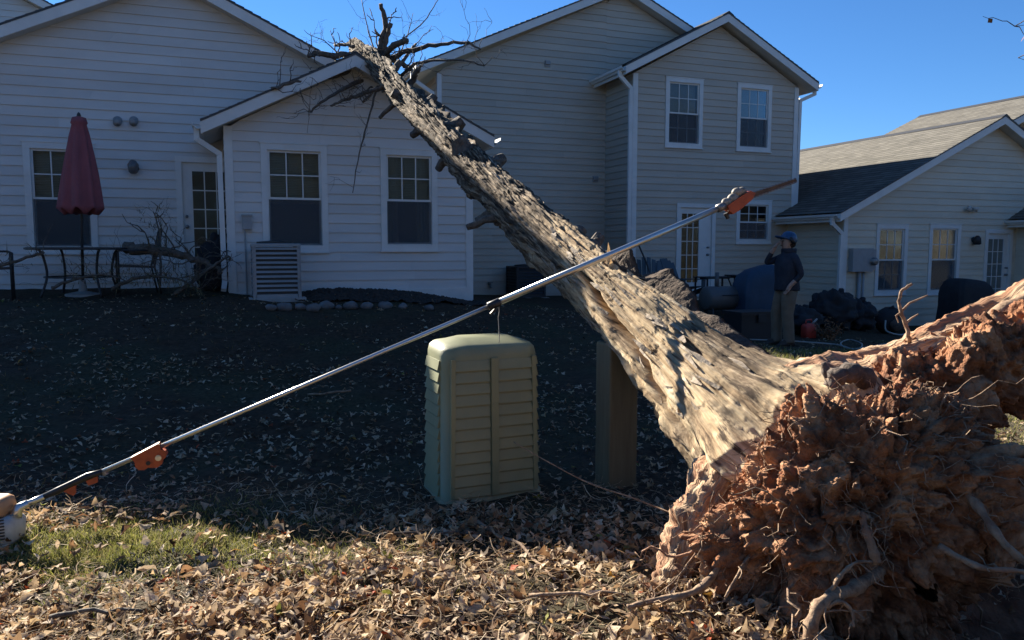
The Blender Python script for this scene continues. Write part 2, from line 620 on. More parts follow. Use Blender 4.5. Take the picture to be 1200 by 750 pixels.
# ------------------------------------------------------------------ terrain
CRATER = (3.25, 2.35)


def hgt(x, y):
    x = np.asarray(x, dtype=float)
    y = np.asarray(y, dtype=float)
    s = sstep(5.0, 12.2, y)
    H1 = np.interp(x, [-20, 0, 3.9, 6, 8.3, 13, 20], [0.92, 0.9, 0.72, 0.45, 0.06, -0.22, -0.3])
    H2 = np.interp(x, [-20, 0, 3.9, 5.7, 9, 11.5, 13, 20], [1.0, 0.98, 0.66, 0.54, 0.45, 0.36, -0.15, -0.25])
    z = s * (H1 + sstep(11, 15, y) * (H2 - H1))
    z = z + 0.12 * np.exp(-((x - 2.2) / 1.15) ** 4) * np.exp(-((y - 12.2) / 0.55) ** 2)
    z = z - 0.42 * np.exp(-(((x - CRATER[0]) / 0.85) ** 2 + ((y - CRATER[1]) / 0.6) ** 2) ** 1.5)
    z = z + 0.10 * np.exp(-(((x - 2.0) / 0.45) ** 2 + ((y - 2.75) / 0.5) ** 2))
    p = np.stack([x, y, np.zeros_like(x)], -1)
    near = np.exp(-((x - 2) / 12) ** 2 - ((y - 5) / 12) ** 2)
    z = z + near * (0.07 * (fbm(p * 1.3, 3, 3) - 0.5) + 0.08 * (fbm(p * 4.5, 2, 5) - 0.5))
    return z


def hz(x, y):
    return float(hgt(np.array([x]), np.array([y]))[0])


def onG(px, py):
    z = 0.0
    for _ in range(25):
        p = onZ(px, py, z) if (375 - py) / F_PX < 0.09 else onY(px, py, 13)
        z = 0.5 * z + 0.5 * hz(p.x, p.y)
    return Vector((p.x, p.y, hz(p.x, p.y)))


def ground_material():
    m = bpy.data.materials.new('leafy_lawn_soil')
    m.use_nodes = True
    nt = m.node_tree
    L = nt.links
    b = nt.nodes['Principled BSDF']
    b.inputs['Roughness'].default_value = 0.95
    b.inputs['Specular IOR Level'].default_value = 0.2
    tc = nt.nodes.new('ShaderNodeTexCoord')

    def noise(scale, det=6):
        n = nt.nodes.new('ShaderNodeTexNoise')
        n.inputs['Scale'].default_value = scale
        n.inputs['Detail'].default_value = det
        L.new(tc.outputs['Object'], n.inputs['Vector'])
        return n.outputs[0]

    def ramp(src, a, ca, bb, cb):
        r = nt.nodes.new('ShaderNodeValToRGB')
        r.color_ramp.elements[0].position = a
        r.color_ramp.elements[1].position = bb
        r.color_ramp.elements[0].color = (*ca, 1)
        r.color_ramp.elements[1].color = (*cb, 1)
        L.new(src, r.inputs[0])
        return r.outputs[0]

    def mix(f, a, bb):
        x = nt.nodes.new('ShaderNodeMix'); x.data_type = 'RGBA'
        L.new(f, x.inputs[0]); L.new(a, x.inputs[6]); L.new(bb, x.inputs[7])
        return x.outputs[2]
    soil = ramp(noise(18, 8), 0.35, (0.032, 0.021, 0.012), 0.7, (0.085, 0.055, 0.033))
    moss = ramp(noise(30, 8), 0.35, (0.028, 0.026, 0.013), 0.7, (0.078, 0.068, 0.036))
    f = ramp(noise(0.8, 4), 0.46, (0, 0, 0), 0.62, (1, 1, 1))
    a = nt.nodes.new('ShaderNodeAttribute'); a.attribute_name = 'col'
    sp = nt.nodes.new('ShaderNodeSeparateColor')
    L.new(a.outputs['Color'], sp.inputs[0])
    base = mix(f, soil, moss)
    base = mix(sp.outputs[0], base, moss)
    clay = ramp(noise(9, 8), 0.35, (0.10, 0.045, 0.026), 0.7, (0.26, 0.135, 0.08))
    base = mix(sp.outputs[1], base, clay)
    straw = ramp(noise(14, 8), 0.3, (0.07, 0.062, 0.03), 0.7, (0.15, 0.125, 0.075))
    base = mix(sp.outputs[2], base, straw)
    L.new(base, b.inputs['Base Color'])
    bp = nt.nodes.new('ShaderNodeBump'); bp.inputs['Strength'].default_value = 0.8; bp.inputs['Distance'].default_value = 0.03
    L.new(noise(35, 8), bp.inputs['Height'])
    L.new(bp.outputs[0], b.inputs['Normal'])
    return m


def axis_coords(lo, hi, step, far):
    fine = np.arange(lo, hi + 1e-6, step)
    g = [step * 2]
    while sum(g) < far: g.append(g[-1] * 1.35)
    ext = np.cumsum(g)
    return np.concatenate([lo - ext[::-1], fine, hi + ext])


gx = axis_coords(-5.0, 9.0, 0.07, 600)
gy = axis_coords(1.2, 13.0, 0.07, 600)
GX, GY = np.meshgrid(gx, gy, indexing='ij')
GZ = hgt(GX, GY)
V = np.stack([GX, GY, GZ], -1).reshape(-1, 3)
nx, ny = len(gx), len(gy)
idx = np.arange(nx * ny).reshape(nx, ny)
Fq = np.stack([idx[:-1, :-1], idx[1:, :-1], idx[1:, 1:], idx[:-1, 1:]], -1).reshape(-1, 4)
wv = fbm(V * np.array([2, 2, 0]), 3, 11)
moss_w = np.exp(-(((V[:, 0] + 0.5) / 1.1) ** 2 + ((V[:, 1] - 4.42) / 0.75) ** 2)) * sstep(0.3, 0.6, wv + 0.25)
clay_w = np.exp(-(((V[:, 0] - 3.1) / 1.0) ** 2 + ((V[:, 1] - 2.5) / 0.8) ** 2) ** 1.5) * sstep(0.25, 0.55, wv + 0.2)
straw_w = np.clip(sstep(-0.5, -3, V[:, 1]) + sstep(60, 90, np.hypot(V[:, 0], V[:, 1])), 0, 1) + 0.75 * sstep(5.5, 6.5, V[:, 0]) * sstep(9, 7, V[:, 1])
col = np.stack([np.clip(moss_w * 1.3, 0, 1), np.clip(clay_w * 1.4, 0, 1), np.clip(straw_w, 0, 1)], -1)
ground = fast_mesh('ground', V, Fq, ground_material(), smooth=True, colors=col)
tag(ground, 'sloping back lawn under fallen leaves', kind='structure')

# ------------------------------------------------------------------ fallen leaves


def leaf_template(kind, seed):
    r = random.Random(seed)
    n = 17
    half = []
    for i in range(n):
        t = i / (n - 1)
        x = t - 0.5
        w = math.sin(math.pi * t ** 0.8) * (0.27 if kind != 2 else 0.14)
        if kind == 0: w *= 1 + 0.28 * math.sin(t * 18 + 0.6 + seed)
        if kind == 1: w = math.sin(math.pi * t ** 1.1) ** 0.8 * 0.33 * (1 + 0.3 * math.sin(t * 11 + 2 + seed))
        half.append((x, max(0.004, w)))
    k1, k2, tw, fold = r.uniform(-1.6, 2.0), r.uniform(-3.6, 3.6), r.uniform(-1, 1), r.uniform(0.1, 0.6)
    V = []
    for x, w in half:
        for sgn in (-1, -0.45, 0, 0.45, 1):
            y = sgn * w
            z = k1 * x * x * 0.6 + k2 * y * y + tw * x * y * 1.4 + fold * abs(y) + 0.03 * math.sin(13 * x + 5 * y + seed)
            V.append((x, y, z))
    Fc = []
    for i in range(n - 1):
        for j in range(4):
            a = i * 5 + j
            Fc.append((a, a + 1, a + 6, a + 5))
    return np.array(V), np.array(Fc)


def low_leaf(kind, seed):
    V, _ = leaf_template(kind, seed)
    rows = [0, 3, 7, 10, 13, 16]
    W = np.vstack([V[i * 5 + np.array([0, 2, 4])] for i in rows])
    Fc = []
    for i in range(len(rows) - 1):
        for j in range(2):
            a = i * 3 + j
            Fc.append((a, a + 1, a + 4, a + 3))
    return W, np.array(Fc)


PAL = np.array([(0.50, 0.36, 0.22), (0.37, 0.235, 0.13), (0.26, 0.145, 0.072), (0.16, 0.082, 0.042), (0.66, 0.52, 0.36), (0.52, 0.39, 0.26), (0.09, 0.05, 0.03), (0.54, 0.38, 0.21),
                (0.42, 0.09, 0.035), (0.45, 0.24, 0.05), (0.25, 0.25, 0.05)])
PW = np.array([.17, .14, .11, .09, .18, .15, .07, .10, .007, .010, .006])
PW /= PW.sum()


def euler_mats(rx, ry, rz):
    cx, sx, cy, sy, cz, sz = np.cos(rx), np.sin(rx), np.cos(ry), np.sin(ry), np.cos(rz), np.sin(rz)
    m = np.empty((len(rx), 3, 3))
    m[:, 0, 0] = cz * cy; m[:, 0, 1] = cz * sy * sx - sz * cx; m[:, 0, 2] = cz * sy * cx + sz * sx
    m[:, 1, 0] = sz * cy; m[:, 1, 1] = sz * sy * sx + cz * cx; m[:, 1, 2] = sz * sy * cx - cz * sx
    m[:, 2, 0] = -sy; m[:, 2, 1] = cy * sx; m[:, 2, 2] = cy * cx
    return m


def scatter(templates, pos, rot, scale, cols, name, material, parent=None):
    VV, FF, CC, off = [], [], [], 0
    which = rng.integers(0, len(templates), len(pos))
    for t, (tv, tf) in enumerate(templates):
        k = np.where(which == t)[0]
        if not len(k): continue
        v = np.einsum('nij,nvj->nvi', rot[k], tv[None] * scale[k][:, None, :]) + pos[k][:, None, :]
        VV.append(v.reshape(-1, 3))
        CC.append(np.repeat(cols[k], len(tv), 0))
        FF.append((tf[None] + (np.arange(len(k)) * len(tv))[:, None, None]).reshape(-1, tf.shape[1]) + off)
        off += len(k) * len(tv)
    return fast_mesh(name, np.vstack(VV), np.vstack(FF), material, parent, True, np.vstack(CC))


def in_wedge(n, d0, d1, umin=-0.8, umax=0.85, pw=1.0):
    D = d0 + (d1 - d0) * rng.random(n) ** pw
    u = rng.uniform(umin, umax, n)
    return D * (math.sin(YAW) + u * math.cos(YAW)), D * (math.cos(YAW) - u * math.sin(YAW)), D


def blocked(x, y):
    b = (np.abs(x - 1.56) < 0.36) & (np.abs(y - 4.78) < 0.26)
    b |= (y > 12.3) & (x < 4.2)
    b |= (y > 13.0)
    b |= (((x - CRATER[0]) / 0.75) ** 2 + ((y - CRATER[1]) / 0.6) ** 2 < 1) & (rng.random(len(x)) < 0.9)
    return b


def mossy(x, y):
    dx, dy = x + 0.5, y - 4.42
    return np.exp(-(((dx * .9 - dy * .43) / 1.25) ** 2 + ((dx * .43 + dy * .9) / 0.5) ** 2) ** 2)


def place_leaves(n, d0, d1, smin, smax, pile, tilt, pw=1.0, umin=-1.5, umax=1.35):
    x, y, D = in_wedge(n, d0, d1, umin, umax, pw)
    clump = fbm(np.stack([x * 1.7, y * 1.7, 0 * x], -1), 3, 31)
    keep = (~blocked(x, y)) & (rng.random(n) > 0.93 * mossy(x, y)) & (rng.random(n) < 0.35 + 1.5 * sstep(0.35, 0.65, clump))
    x, y, D = x[keep], y[keep], D[keep]
    m = len(x)
    z = hgt(x, y) + 0.012 + pile * rng.random(m) * (0.4 + clump[keep])
    rot = euler_mats(rng.normal(0, tilt, m), rng.normal(0, tilt, m), rng.uniform(0, 6.283, m))
    s = rng.uniform(smin, smax, m)
    sc = np.stack([s, s * rng.uniform(0.7, 1.25, m), s], -1)
    c = PAL[rng.choice(len(PAL), m, p=PW)] * rng.uniform(0.7, 1.2, (m, 1))
    return np.stack([x, y, z], -1), rot, sc, c


lowT = [low_leaf((0, 2, 1, 2, 2, 2)[k % 6], 50 + k) for k in range(18)]
chunks = [place_leaves(42000, 2.3, 4.5, 0.022, 0.085, 0.06, 0.52), place_leaves(17000, 4.4, 8.0, 0.028, 0.07, 0.015, 0.25),
          place_leaves(11000, 7.5, 14.5, 0.03, 0.07, 0.01, 0.25)]
cat4 = [np.concatenate([c[i] for c in chunks]) for i in range(4)]
litter = scatter(lowT, *cat4, 'leaf_litter', M['leafcol'])
tag(litter, 'dry brown fallen leaves carpeting the lawn', 'leaf litter', kind='stuff')

hiT = []
for k in range(12):
    tv, tf = leaf_template((0, 2, 1, 2)[k % 4], 90 + k)
    me = bpy.data.meshes.new('leaf')
    me.from_pydata([tuple(a) for a in tv], [], [tuple(int(q) for q in a) for a in tf])
    me.polygons.foreach_set('use_smooth', [True] * len(me.polygons))
    me.materials.append(M['leafobj'])
    me.update()
    hiT.append(me)
P, Rm, S, Cc = place_leaves(640, 2.7, 4.5, 0.055, 0.10, 0.045, 0.4, 0.8, -0.75, 0.5)
for i in range(min(300, len(P))):
    o = bpy.data.objects.new('leaf', hiT[i % 12])
    mw = Matrix(Rm[i].tolist()).to_4x4() @ Matrix.Diagonal((*S[i].tolist(), 1))
    mw.translation = Vector(P[i].tolist()) + Vector((0, 0, 0.025))
    o.matrix_world = mw
    o.color = (*Cc[i].tolist(), 1)
    o.parent = ground
    scene.collection.objects.link(o)

# pine straw, stalks and wood chips between the leaves
straw_t = []
for k in range(5):
    n = 5
    Vv, Ff = [], []
    for i in range(n):
        t = i / (n - 1)
        bend = 0.18 * math.sin(t * 3 + k)
        w = 0.011 * (1 - 0.6 * t) * (1 if k < 3 else 1.8)
        Vv += [(t - 0.5, bend - w, 0.06 * math.sin(t * 4 + k)), (t - 0.5, bend + w, 0.06 * math.sin(t * 4 + k) + w)]
    for i in range(n - 1): Ff.append((2 * i, 2 * i + 1, 2 * i + 3, 2 * i + 2))
    straw_t.append((np.array(Vv), np.array(Ff)))
x, y, D = in_wedge(14000, 2.3, 5.0, -1.5, 1.35, 1.2)
k = ~blocked(x, y) & (rng.random(len(x)) > 0.95 * mossy(x, y))
x, y = x[k], y[k]
m = len(x)
z = hgt(x, y) + 0.015 + 0.06 * rng.random(m)
rot = euler_mats(rng.normal(0, 0.4, m), rng.normal(0, 0.35, m), rng.uniform(0, 6.283, m))
s = rng.uniform(0.05, 0.17, m)
strawo = scatter(straw_t, np.stack([x, y, z], -1), rot, np.stack([s, s, s], -1), PAL[rng.choice([0, 1, 4, 5, 7], m)] * rng.uniform(0.6, 1.2, (m, 1)), 'straw', M['leafcol'])
tag(strawo, 'dry straw and stalks strewn among the leaves', 'straw', kind='stuff')

# grass: mossy patch at the left, thin lawn elsewhere
blade = []
for k in range(4):
    Vv, Ff = [], []
    for i in range(4):
        t = i / 3
        w = 0.06 * (1 - t) + 0.004
        Vv += [(-w, 0.35 * t * t * (1 + k * .4), t * (1 - .12 * k * t)), (w, 0.35 * t * t * (1 + k * .4), t * (1 - .12 * k * t))]
    for i in range(3): Ff.append((2 * i, 2 * i + 1, 2 * i + 3, 2 * i + 2))
    blade.append((np.array(Vv), np.array(Ff)))


def grass_patch(x, y, hmin, hmax, pal):
    m = len(x)
    rot = euler_mats(rng.normal(0, 0.5, m), rng.normal(0, 0.5, m), rng.uniform(0, 6.283, m))
    s = rng.uniform(hmin, hmax, m)
    return np.stack([x, y, hgt(x, y) - 0.004], -1), rot, np.stack([s, s, s], -1), pal[rng.integers(0, len(pal), m)] * rng.uniform(0.7, 1.25, (m, 1))


GP = np.array([(0.24, 0.24, 0.06), (0.18, 0.19, 0.045), (0.31, 0.29, 0.09), (0.34, 0.29, 0.14)])
a_, b_ = rng.normal(0, .72, 34000), rng.normal(0, .3, 34000)
x = -0.5 + a_ * .9 + b_ * .43
y = 4.42 - a_ * .43 + b_ * .9
keep = rng.random(34000) < np.clip(2.0 * (fbm(np.stack([x * 3, y * 3, 0 * x], -1), 3, 77) - 0.25), 0.05, 1)
g1 = grass_patch(x[keep], y[keep], 0.02, 0.06, GP)
x, y, D = in_wedge(24000, 2.6, 13, -1.5, 1.35, 1.5)
kk = ~blocked(x, y) & (fbm(np.stack([x * .9, y * .9, 0 * x], -1), 3, 78) > 0.46)
g2 = grass_patch(x[kk], y[kk], 0.03, 0.07, GP * np.array([.62, .5, .7]))
x = rng.uniform(5.2, 10, 14000)
y = rng.uniform(3.0, 9.5, 14000)
g3 = grass_patch(x, y, 0.04, 0.1, GP)
gr = scatter(blade, *[np.concatenate([a, b, c]) for a, b, c in zip(g1, g2, g3)], 'grass', M['grasscol'])
tag(gr, 'short mossy green grass between the leaves', 'grass', kind='stuff')

# ------------------------------------------------------------------ house building kit
class Plane:
    def __init__(s, O, u, n):
        s.O, s.u, s.n = Vector(O), Vector(u), Vector(n)

    def __call__(s, u, z, off=0.0):
        p = s.O + s.u * u + s.n * off
        return Vector((p.x, p.y, z))

    def box(s, mb, u0, u1, z0, z1, o0, o1):
        mb.hexa([s(u0, z0, o0), s(u1, z0, o0), s(u1, z0, o1), s(u0, z0, o1), s(u0, z1, o0), s(u1, z1, o0), s(u1, z1, o1), s(u0, z1, o1)])


def front(Y): return Plane((0, Y, 0), (1, 0, 0), (0, -1, 0))
def west(X): return Plane((X, 0, 0), (0, 1, 0), (-1, 0, 0))
def east(X): return Plane((X, 0, 0), (0, 1, 0), (1, 0, 0))


LAP = 0.017


def siding(house, pl, u0, u1, zb, top, holes, m, e=0.152, joints=True):
    """wall sheathing with openings + one object for every clapboard"""
    def lim(z):
        L, Rr = u0, u1
        for (ua, za), (ub, zb_) in zip(top[:-1], top[1:]):
            if zb_ > za and z > za: L = max(L, ua + (ub - ua) * min(1, (z - za) / (zb_ - za)))
            if zb_ < za and z > zb_: Rr = min(Rr, ub - (ub - ua) * min(1, (z - zb_) / (za - zb_)))
        return L, Rr
    zt = max(t[1] for t in top)
    core = MB()
    pieces = []
    z0 = zb
    while z0 < zt - 0.01:
        z1 = min(z0 + e, zt)
        Lb, Rb = lim(z0)
        Lt, Rt = lim(z1)
        cuts = sorted([h for h in holes if h[3] > z0 + 1e-4 and h[2] < z1 - 1e-4])
        cur = (Lb, Lt)
        segs = []
        for (a, b, h0, h1) in cuts:
            segs.append((cur[0], cur[1], a, a, z0, z1))
            if h0 > z0 + 0.012: segs.append((a, a, b, b, z0, h0))
            if h1 < z1 - 0.012: segs.append((a, a, b, b, h1, z1))
            cur = (b, b)
        segs.append((cur[0], cur[1], Rb, Rt, z0, z1))
        for (lb, lt, rb, rt_, za, zb2) in segs:
            if rb - lb < 0.02: continue
            core.hexa([pl(lb, za, -0.09), pl(rb, za, -0.09), pl(rb, za, -0.002), pl(lb, za, -0.002),
                       pl(lt, zb2, -0.09), pl(rt_, zb2, -0.09), pl(rt_, zb2, -0.002), pl(lt, zb2, -0.002)])
            ks = [0.0]
            Ln = rb - lb
            if joints and Ln > 3.0:
                ks.append(random.uniform(0.25, 0.75))
            ks.append(1.0)
            for ka, kb in zip(ks[:-1], ks[1:]):
                ga = 0.0015 if ka > 0 else 0
                pieces.append((lb + Ln * ka + ga, lt + (rt_ - lt) * ka + ga, lb + Ln * kb, lt + (rt_ - lt) * kb, za, zb2, z0, z0 + e))
        z0 += e
    wall = core.build('wall', M['wallcore'], house)
    for (lb, lt, rb, rt_, za, zb2, r0, r1) in pieces:
        oa = 0.003 + LAP * (1 - (za - r0) / e) + random.uniform(0, 0.002)
        ob = 0.003 + LAP * (1 - (zb2 - r0) / e)
        mb = MB()
        mb.hexa([pl(lb, za, 0), pl(rb, za, 0), pl(rb, za, oa), pl(lb, za, oa), pl(lt, zb2, 0), pl(rt_, zb2, 0), pl(rt_, zb2, ob), pl(lt, zb2, ob)])
        mb.build('siding_board', m, wall)
    return wall


def corner(house, pl, u, z0, z1, w=0.1):
    mb = MB()
    pl.box(mb, u - w / 2, u + w / 2, z0, z1, -0.03, 0.032)
    return mb.build('corner_board', M['trim'], house)


def window(house, pl, u0, u1, z0, z1, grid_low=False, blind=0.5, curtain=False, screen=True):
    c = 0.095
    mb = MB()
    pl.box(mb, u0, u0 + c, z0 + c, z1 - c, -0.1, 0.034)
    pl.box(mb, u1 - c, u1, z0 + c, z1 - c, -0.1, 0.034)
    pl.box(mb, u0, u1, z1 - c, z1, -0.1, 0.036)
    pl.box(mb, u0, u1, z0, z0 + c, -0.1, 0.036)
    pl.box(mb, u0 - 0.015, u1 + 0.015, z1, z1 + 0.02, 0.0, 0.045)
    w = mb.build('window', M['trim'], house)
    a, b, d, e = u0 + c, u1 - c, z0 + c, z1 - c
    mid = (d + e) / 2
    sill = MB(); pl.box(sill, u0 - 0.02, u1 + 0.02, z0 - 0.025, z0 - 0.001, 0, 0.055); sill.build('sill', M['trim'], w)
    for (s0, s1, oo, grid, nm) in ((mid - 0.02, e, -0.005, True, 'upper_sash'), (d, mid + 0.02, -0.04, grid_low, 'lower_sash')):
        sh = MB(); f = 0.034
        pl.box(sh, a, a + f, s0, s1, oo - 0.03, oo)
        pl.box(sh, b - f, b, s0, s1, oo - 0.03, oo)
        pl.box(sh, a + f, b - f, s0, s0 + f, oo - 0.03, oo + 0.001)
        pl.box(sh, a + f, b - f, s1 - f, s1, oo - 0.03, oo + 0.001)
        sh.build(nm, M['trim'], w)
        ia, ib, ic, id_ = a + f, b - f, s0 + f, s1 - f
        nc, nr = (3, 2) if grid else (1, 1)
        if grid:
            for i in range(1, nc):
                mm = MB(); uu = ia + (ib - ia) * i / nc
                pl.box(mm, uu - 0.009, uu + 0.009, ic, id_, oo - 0.022, oo - 0.004); mm.build('muntin', M['trim'], w)
            for j in range(1, nr):
                mm = MB(); zz = ic + (id_ - ic) * j / nr
                pl.box(mm, ia, ib, zz - 0.009, zz + 0.009, oo - 0.0215, oo - 0.0045); mm.build('muntin', M['trim'], w)
        for i in range(nc):
            for j in range(nr):
                pm = MB(); g = 0.001
                pl.box(pm, ia + (ib - ia) * i / nc + g, ia + (ib - ia) * (i + 1) / nc - g, ic + (id_ - ic) * j / nr + g, ic + (id_ - ic) * (j + 1) / nr - g, oo - 0.016, oo - 0.012)
                pm.build('pane', M['glass'], w)
    if screen:
        sc = MB(); pl.box(sc, a + 0.012, b - 0.012, d + 0.012, mid, -0.012, -0.010); sc.build('insect_screen', M['screen'], w)
    if blind > 0:
        bl = MB()
        zz = e - 0.02
        while zz > e - (e - d) * blind:
            bl.hexa([pl(a, zz - 0.016, -0.155), pl(b, zz - 0.016, -0.155), pl(b, zz - 0.014, -0.157), pl(a, zz - 0.014, -0.157),
                     pl(a, zz + 0.004, -0.135), pl(b, zz + 0.004, -0.135), pl(b, zz + 0.006, -0.137), pl(a, zz + 0.006, -0.137)])
            zz -= 0.0265
        bl.build('blind', M['blind'], w)
    if curtain:
        cu = MB()
        for (c0, c1) in ((a, a + (b - a) * 0.3), (b - (b - a) * 0.3, b)):
            n = 14
            pts = [(c0 + (c1 - c0) * i / n, -0.17 + 0.018 * math.sin(i * 1.7)) for i in range(n + 1)]
            for (p, q) in zip(pts[:-1], pts[1:]):
                cu.add([pl(p[0], d, p[1]), pl(q[0], d, q[1]), pl(q[0], e, q[1]), pl(p[0], e, p[1])], [(0, 1, 2, 3)])
        cu.build('curtain', M['curtain'], w)
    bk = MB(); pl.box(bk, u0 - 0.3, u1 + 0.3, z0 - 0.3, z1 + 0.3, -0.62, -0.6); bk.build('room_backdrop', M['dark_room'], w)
    return w


def glass_door(house, pl, u0, u1, z0, z1, g0, g1, knob_u, rows=5, cols=3):
    c = 0.095
    mb = MB()
    pl.box(mb, u0, u0 + c, z0, z1 - c, -0.1, 0.036)
    pl.box(mb, u1 - c, u1, z0, z1 - c, -0.1, 0.036)
    pl.box(mb, u0, u1, z1 - c, z1, -0.1, 0.038)
    pl.box(mb, u0, u1, z0 - 0.04, z0, -0.1, 0.05)
    d = mb.build('door', M['trim'], house)
    a, b = u0 + c, u1 - c
    zb, zt = z0 + 0.3, z1 - c - 0.14
    lf = MB()
    o0, o1 = -0.05, -0.012
    pl.box(lf, a, g0, z0, z1 - c, o0, o1)
    pl.box(lf, g1, b, z0, z1 - c, o0, o1)
    pl.box(lf, g0, g1, z0, zb, o0, o1)
    pl.box(lf, g0, g1, zt, z1 - c, o0, o1)
    lf.build('door_leaf', M['trim'], d)
    for i in range(1, cols):
        mm = MB(); uu = g0 + (g1 - g0) * i / cols
        pl.box(mm, uu - 0.009, uu + 0.009, zb, zt, -0.045, -0.018); mm.build('muntin', M['trim'], d)
    for j in range(1, rows):
        mm = MB(); zz = zb + (zt - zb) * j / rows
        pl.box(mm, g0, g1, zz - 0.009, zz + 0.009, -0.0445, -0.0185); mm.build('muntin', M['trim'], d)
    for i in range(cols):
        for j in range(rows):
            pm = MB()
            pl.box(pm, g0 + (g1 - g0) * i / cols + .001, g0 + (g1 - g0) * (i + 1) / cols - .001, zb + (zt - zb) * j / rows + .001, zb + (zt - zb) * (j + 1) / rows - .001, -0.034, -0.03)
            pm.build('pane', M['glass'], d)
    for zz, r in ((z0 + 0.95, 0.033), (z0 + 1.12, 0.025)):
        kb = MB(); kb.lathe(pl(knob_u, zz, o1), [(r * 0.9, 0), (r * 0.9, 0.008), (r * 0.35, 0.012), (r * 0.35, 0.03), (r, 0.04), (r * 0.8, 0.06)], 12, pl.n)
        kb.build('handle', M['steel_dark'], d, True)
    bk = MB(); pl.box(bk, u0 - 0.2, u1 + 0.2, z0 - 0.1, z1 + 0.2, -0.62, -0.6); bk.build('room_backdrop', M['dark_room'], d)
    return d


def gable_roof(house, xl, zl, xa, za, xr, zr, y0, y1, m, rake=0.2, gutters=(True, True), back=False):
    VV, FF, BK = [], [], []

    def slope(xe, ze):
        L = math.hypot(xa - xe, za - ze)
        n = int(math.ceil(L / 0.145))
        dx, dz = (xa - xe) / L, (za - ze) / L
        nxn, nzn = (-dz, dx) if dx > 0 else (dz, -dx)
        prof = []
        for i in range(n):
            s0, s1 = i * 0.145, min((i + 1) * 0.145, L)
            prof.append((xe + dx * s0 + nxn * 0.012, ze + dz * s0 + nzn * 0.012, s0 + 0.002))
            prof.append((xe + dx * s1, ze + dz * s1, s1 - 0.002))
        ny_ = 14
        ys = np.linspace(y0 - 0.015, y1, ny_)
        base = sum(len(v) for v in VV)
        vv, bb = [], []
        for (x, z, s) in prof:
            for yy in ys:
                vv.append((x, yy, z + 0.004 * math.sin(yy * 1.3 + s * 2)))
                bb.append((yy, s, 0))
        ff = []
        for i in range(len(prof) - 1):
            for k in range(ny_ - 1):
                q = [base + i * ny_ + k, base + i * ny_ + k + 1, base + (i + 1) * ny_ + k + 1, base + (i + 1) * ny_ + k]
                ff.append(q if dx < 0 else q[::-1])
        VV.append(np.array(vv)); BK.append(np.array(bb)); FF.append(np.array(ff))
    slope(xl, zl)
    slope(xr, zr)
    roof = fast_mesh('roof', np.vstack(VV), np.vstack(FF), m, house, False, vec=np.vstack(BK))
    for (xe, ze) in ((xl, zl), (xr, zr)):
        sgn = 1 if xe < xa else -1
        for (yy, s) in ((y0, 1), (y1, -1))[:2 if back else 1]:
            rb = MB()
            rb.prism([(xe, yy, ze - 0.028), (xa, yy, za - 0.028), (xa, yy, za - rake), (xe, yy, ze - rake)], (0, 0.03 * s, 0)); rb.build('rake_board', M['trim'], roof)
            fl = MB()
            fl.prism([(xe, yy - 0.012 * s, ze + 0.004), (xa, yy - 0.012 * s, za + 0.004), (xa, yy - 0.012 * s, za - 0.026), (xe, yy - 0.012 * s, ze - 0.026)], (0, 0.05 * s, 0)); fl.build('drip_edge', M['flashing'], roof)
        sf = MB()
        sf.prism([(xe + sgn * .02, y0 + 0.031, ze - rake + 0.05), (xa, y0 + 0.031, za - rake + 0.05), (xa, y0 + 0.031, za - rake + 0.02), (xe + sgn * .02, y0 + 0.031, ze - rake + 0.02)], (0, y1 - y0 - 0.06, 0)); sf.build('soffit', M['soffit'], roof)
        fa = MB(); fa.box(min(xe, xe + sgn * 0.025), max(xe, xe + sgn * 0.025), y0 + 0.031, y1, ze - rake, ze - 0.03); fa.build('fascia', M['trim'], roof)
    for (xe, ze, on) in ((xl, zl, gutters[0]), (xr, zr, gutters[1])):
        if not on: continue
        s = -1 if xe < xa else 1
        g = MB()
        pr = [(0.0, -0.03), (0.0, -0.13), (0.06, -0.135), (0.085, -0.1), (0.115, -0.085), (0.12, -0.035), (0.11, -0.035), (0.105, -0.08), (0.078, -0.092), (0.055, -0.125), (0.008, -0.12), (0.008, -0.03)]
        poly = [(xe + s * a, y0 - 0.01, ze + b) for a, b in pr]
        if s > 0: poly = poly[::-1]
        g.prism(poly, (0, y1 - y0, 0)); g.build('gutter', M['trim'], roof)
    rc = MB()
    rc.prism([(xa - 0.14, y0 - 0.016, za - 0.14 * (za - zl) / (xa - xl) + 0.02), (xa, y0 - 0.016, za + 0.035), (xa + 0.14, y0 - 0.016, za - 0.14 * (za - zr) / (xr - xa) + 0.02), (xa, y0 - 0.016, za + 0.01)], (0, y1 - y0, 0))
    rc.build('ridge_cap', M['flashing'], roof)
    return roof


def downspout(house, pts, w=0.075):
    d = MB()
    for p, q in zip(pts[:-1], pts[1:]):
        p, q = Vector(p), Vector(q)
        t = (q - p).normalized() * 0.02
        d.beam(p - t, q + t, w, w * 0.75, Vector((0, -1, 0.01)))
    return d.build('downspout', M['trim'], house)


def plain_wall(house, x0, x1, y0, y1, zb, zt, m):
    mb = MB(); mb.box(x0, x1, y0, y1, zb, zt); return mb.build('rear_wall', m, house)


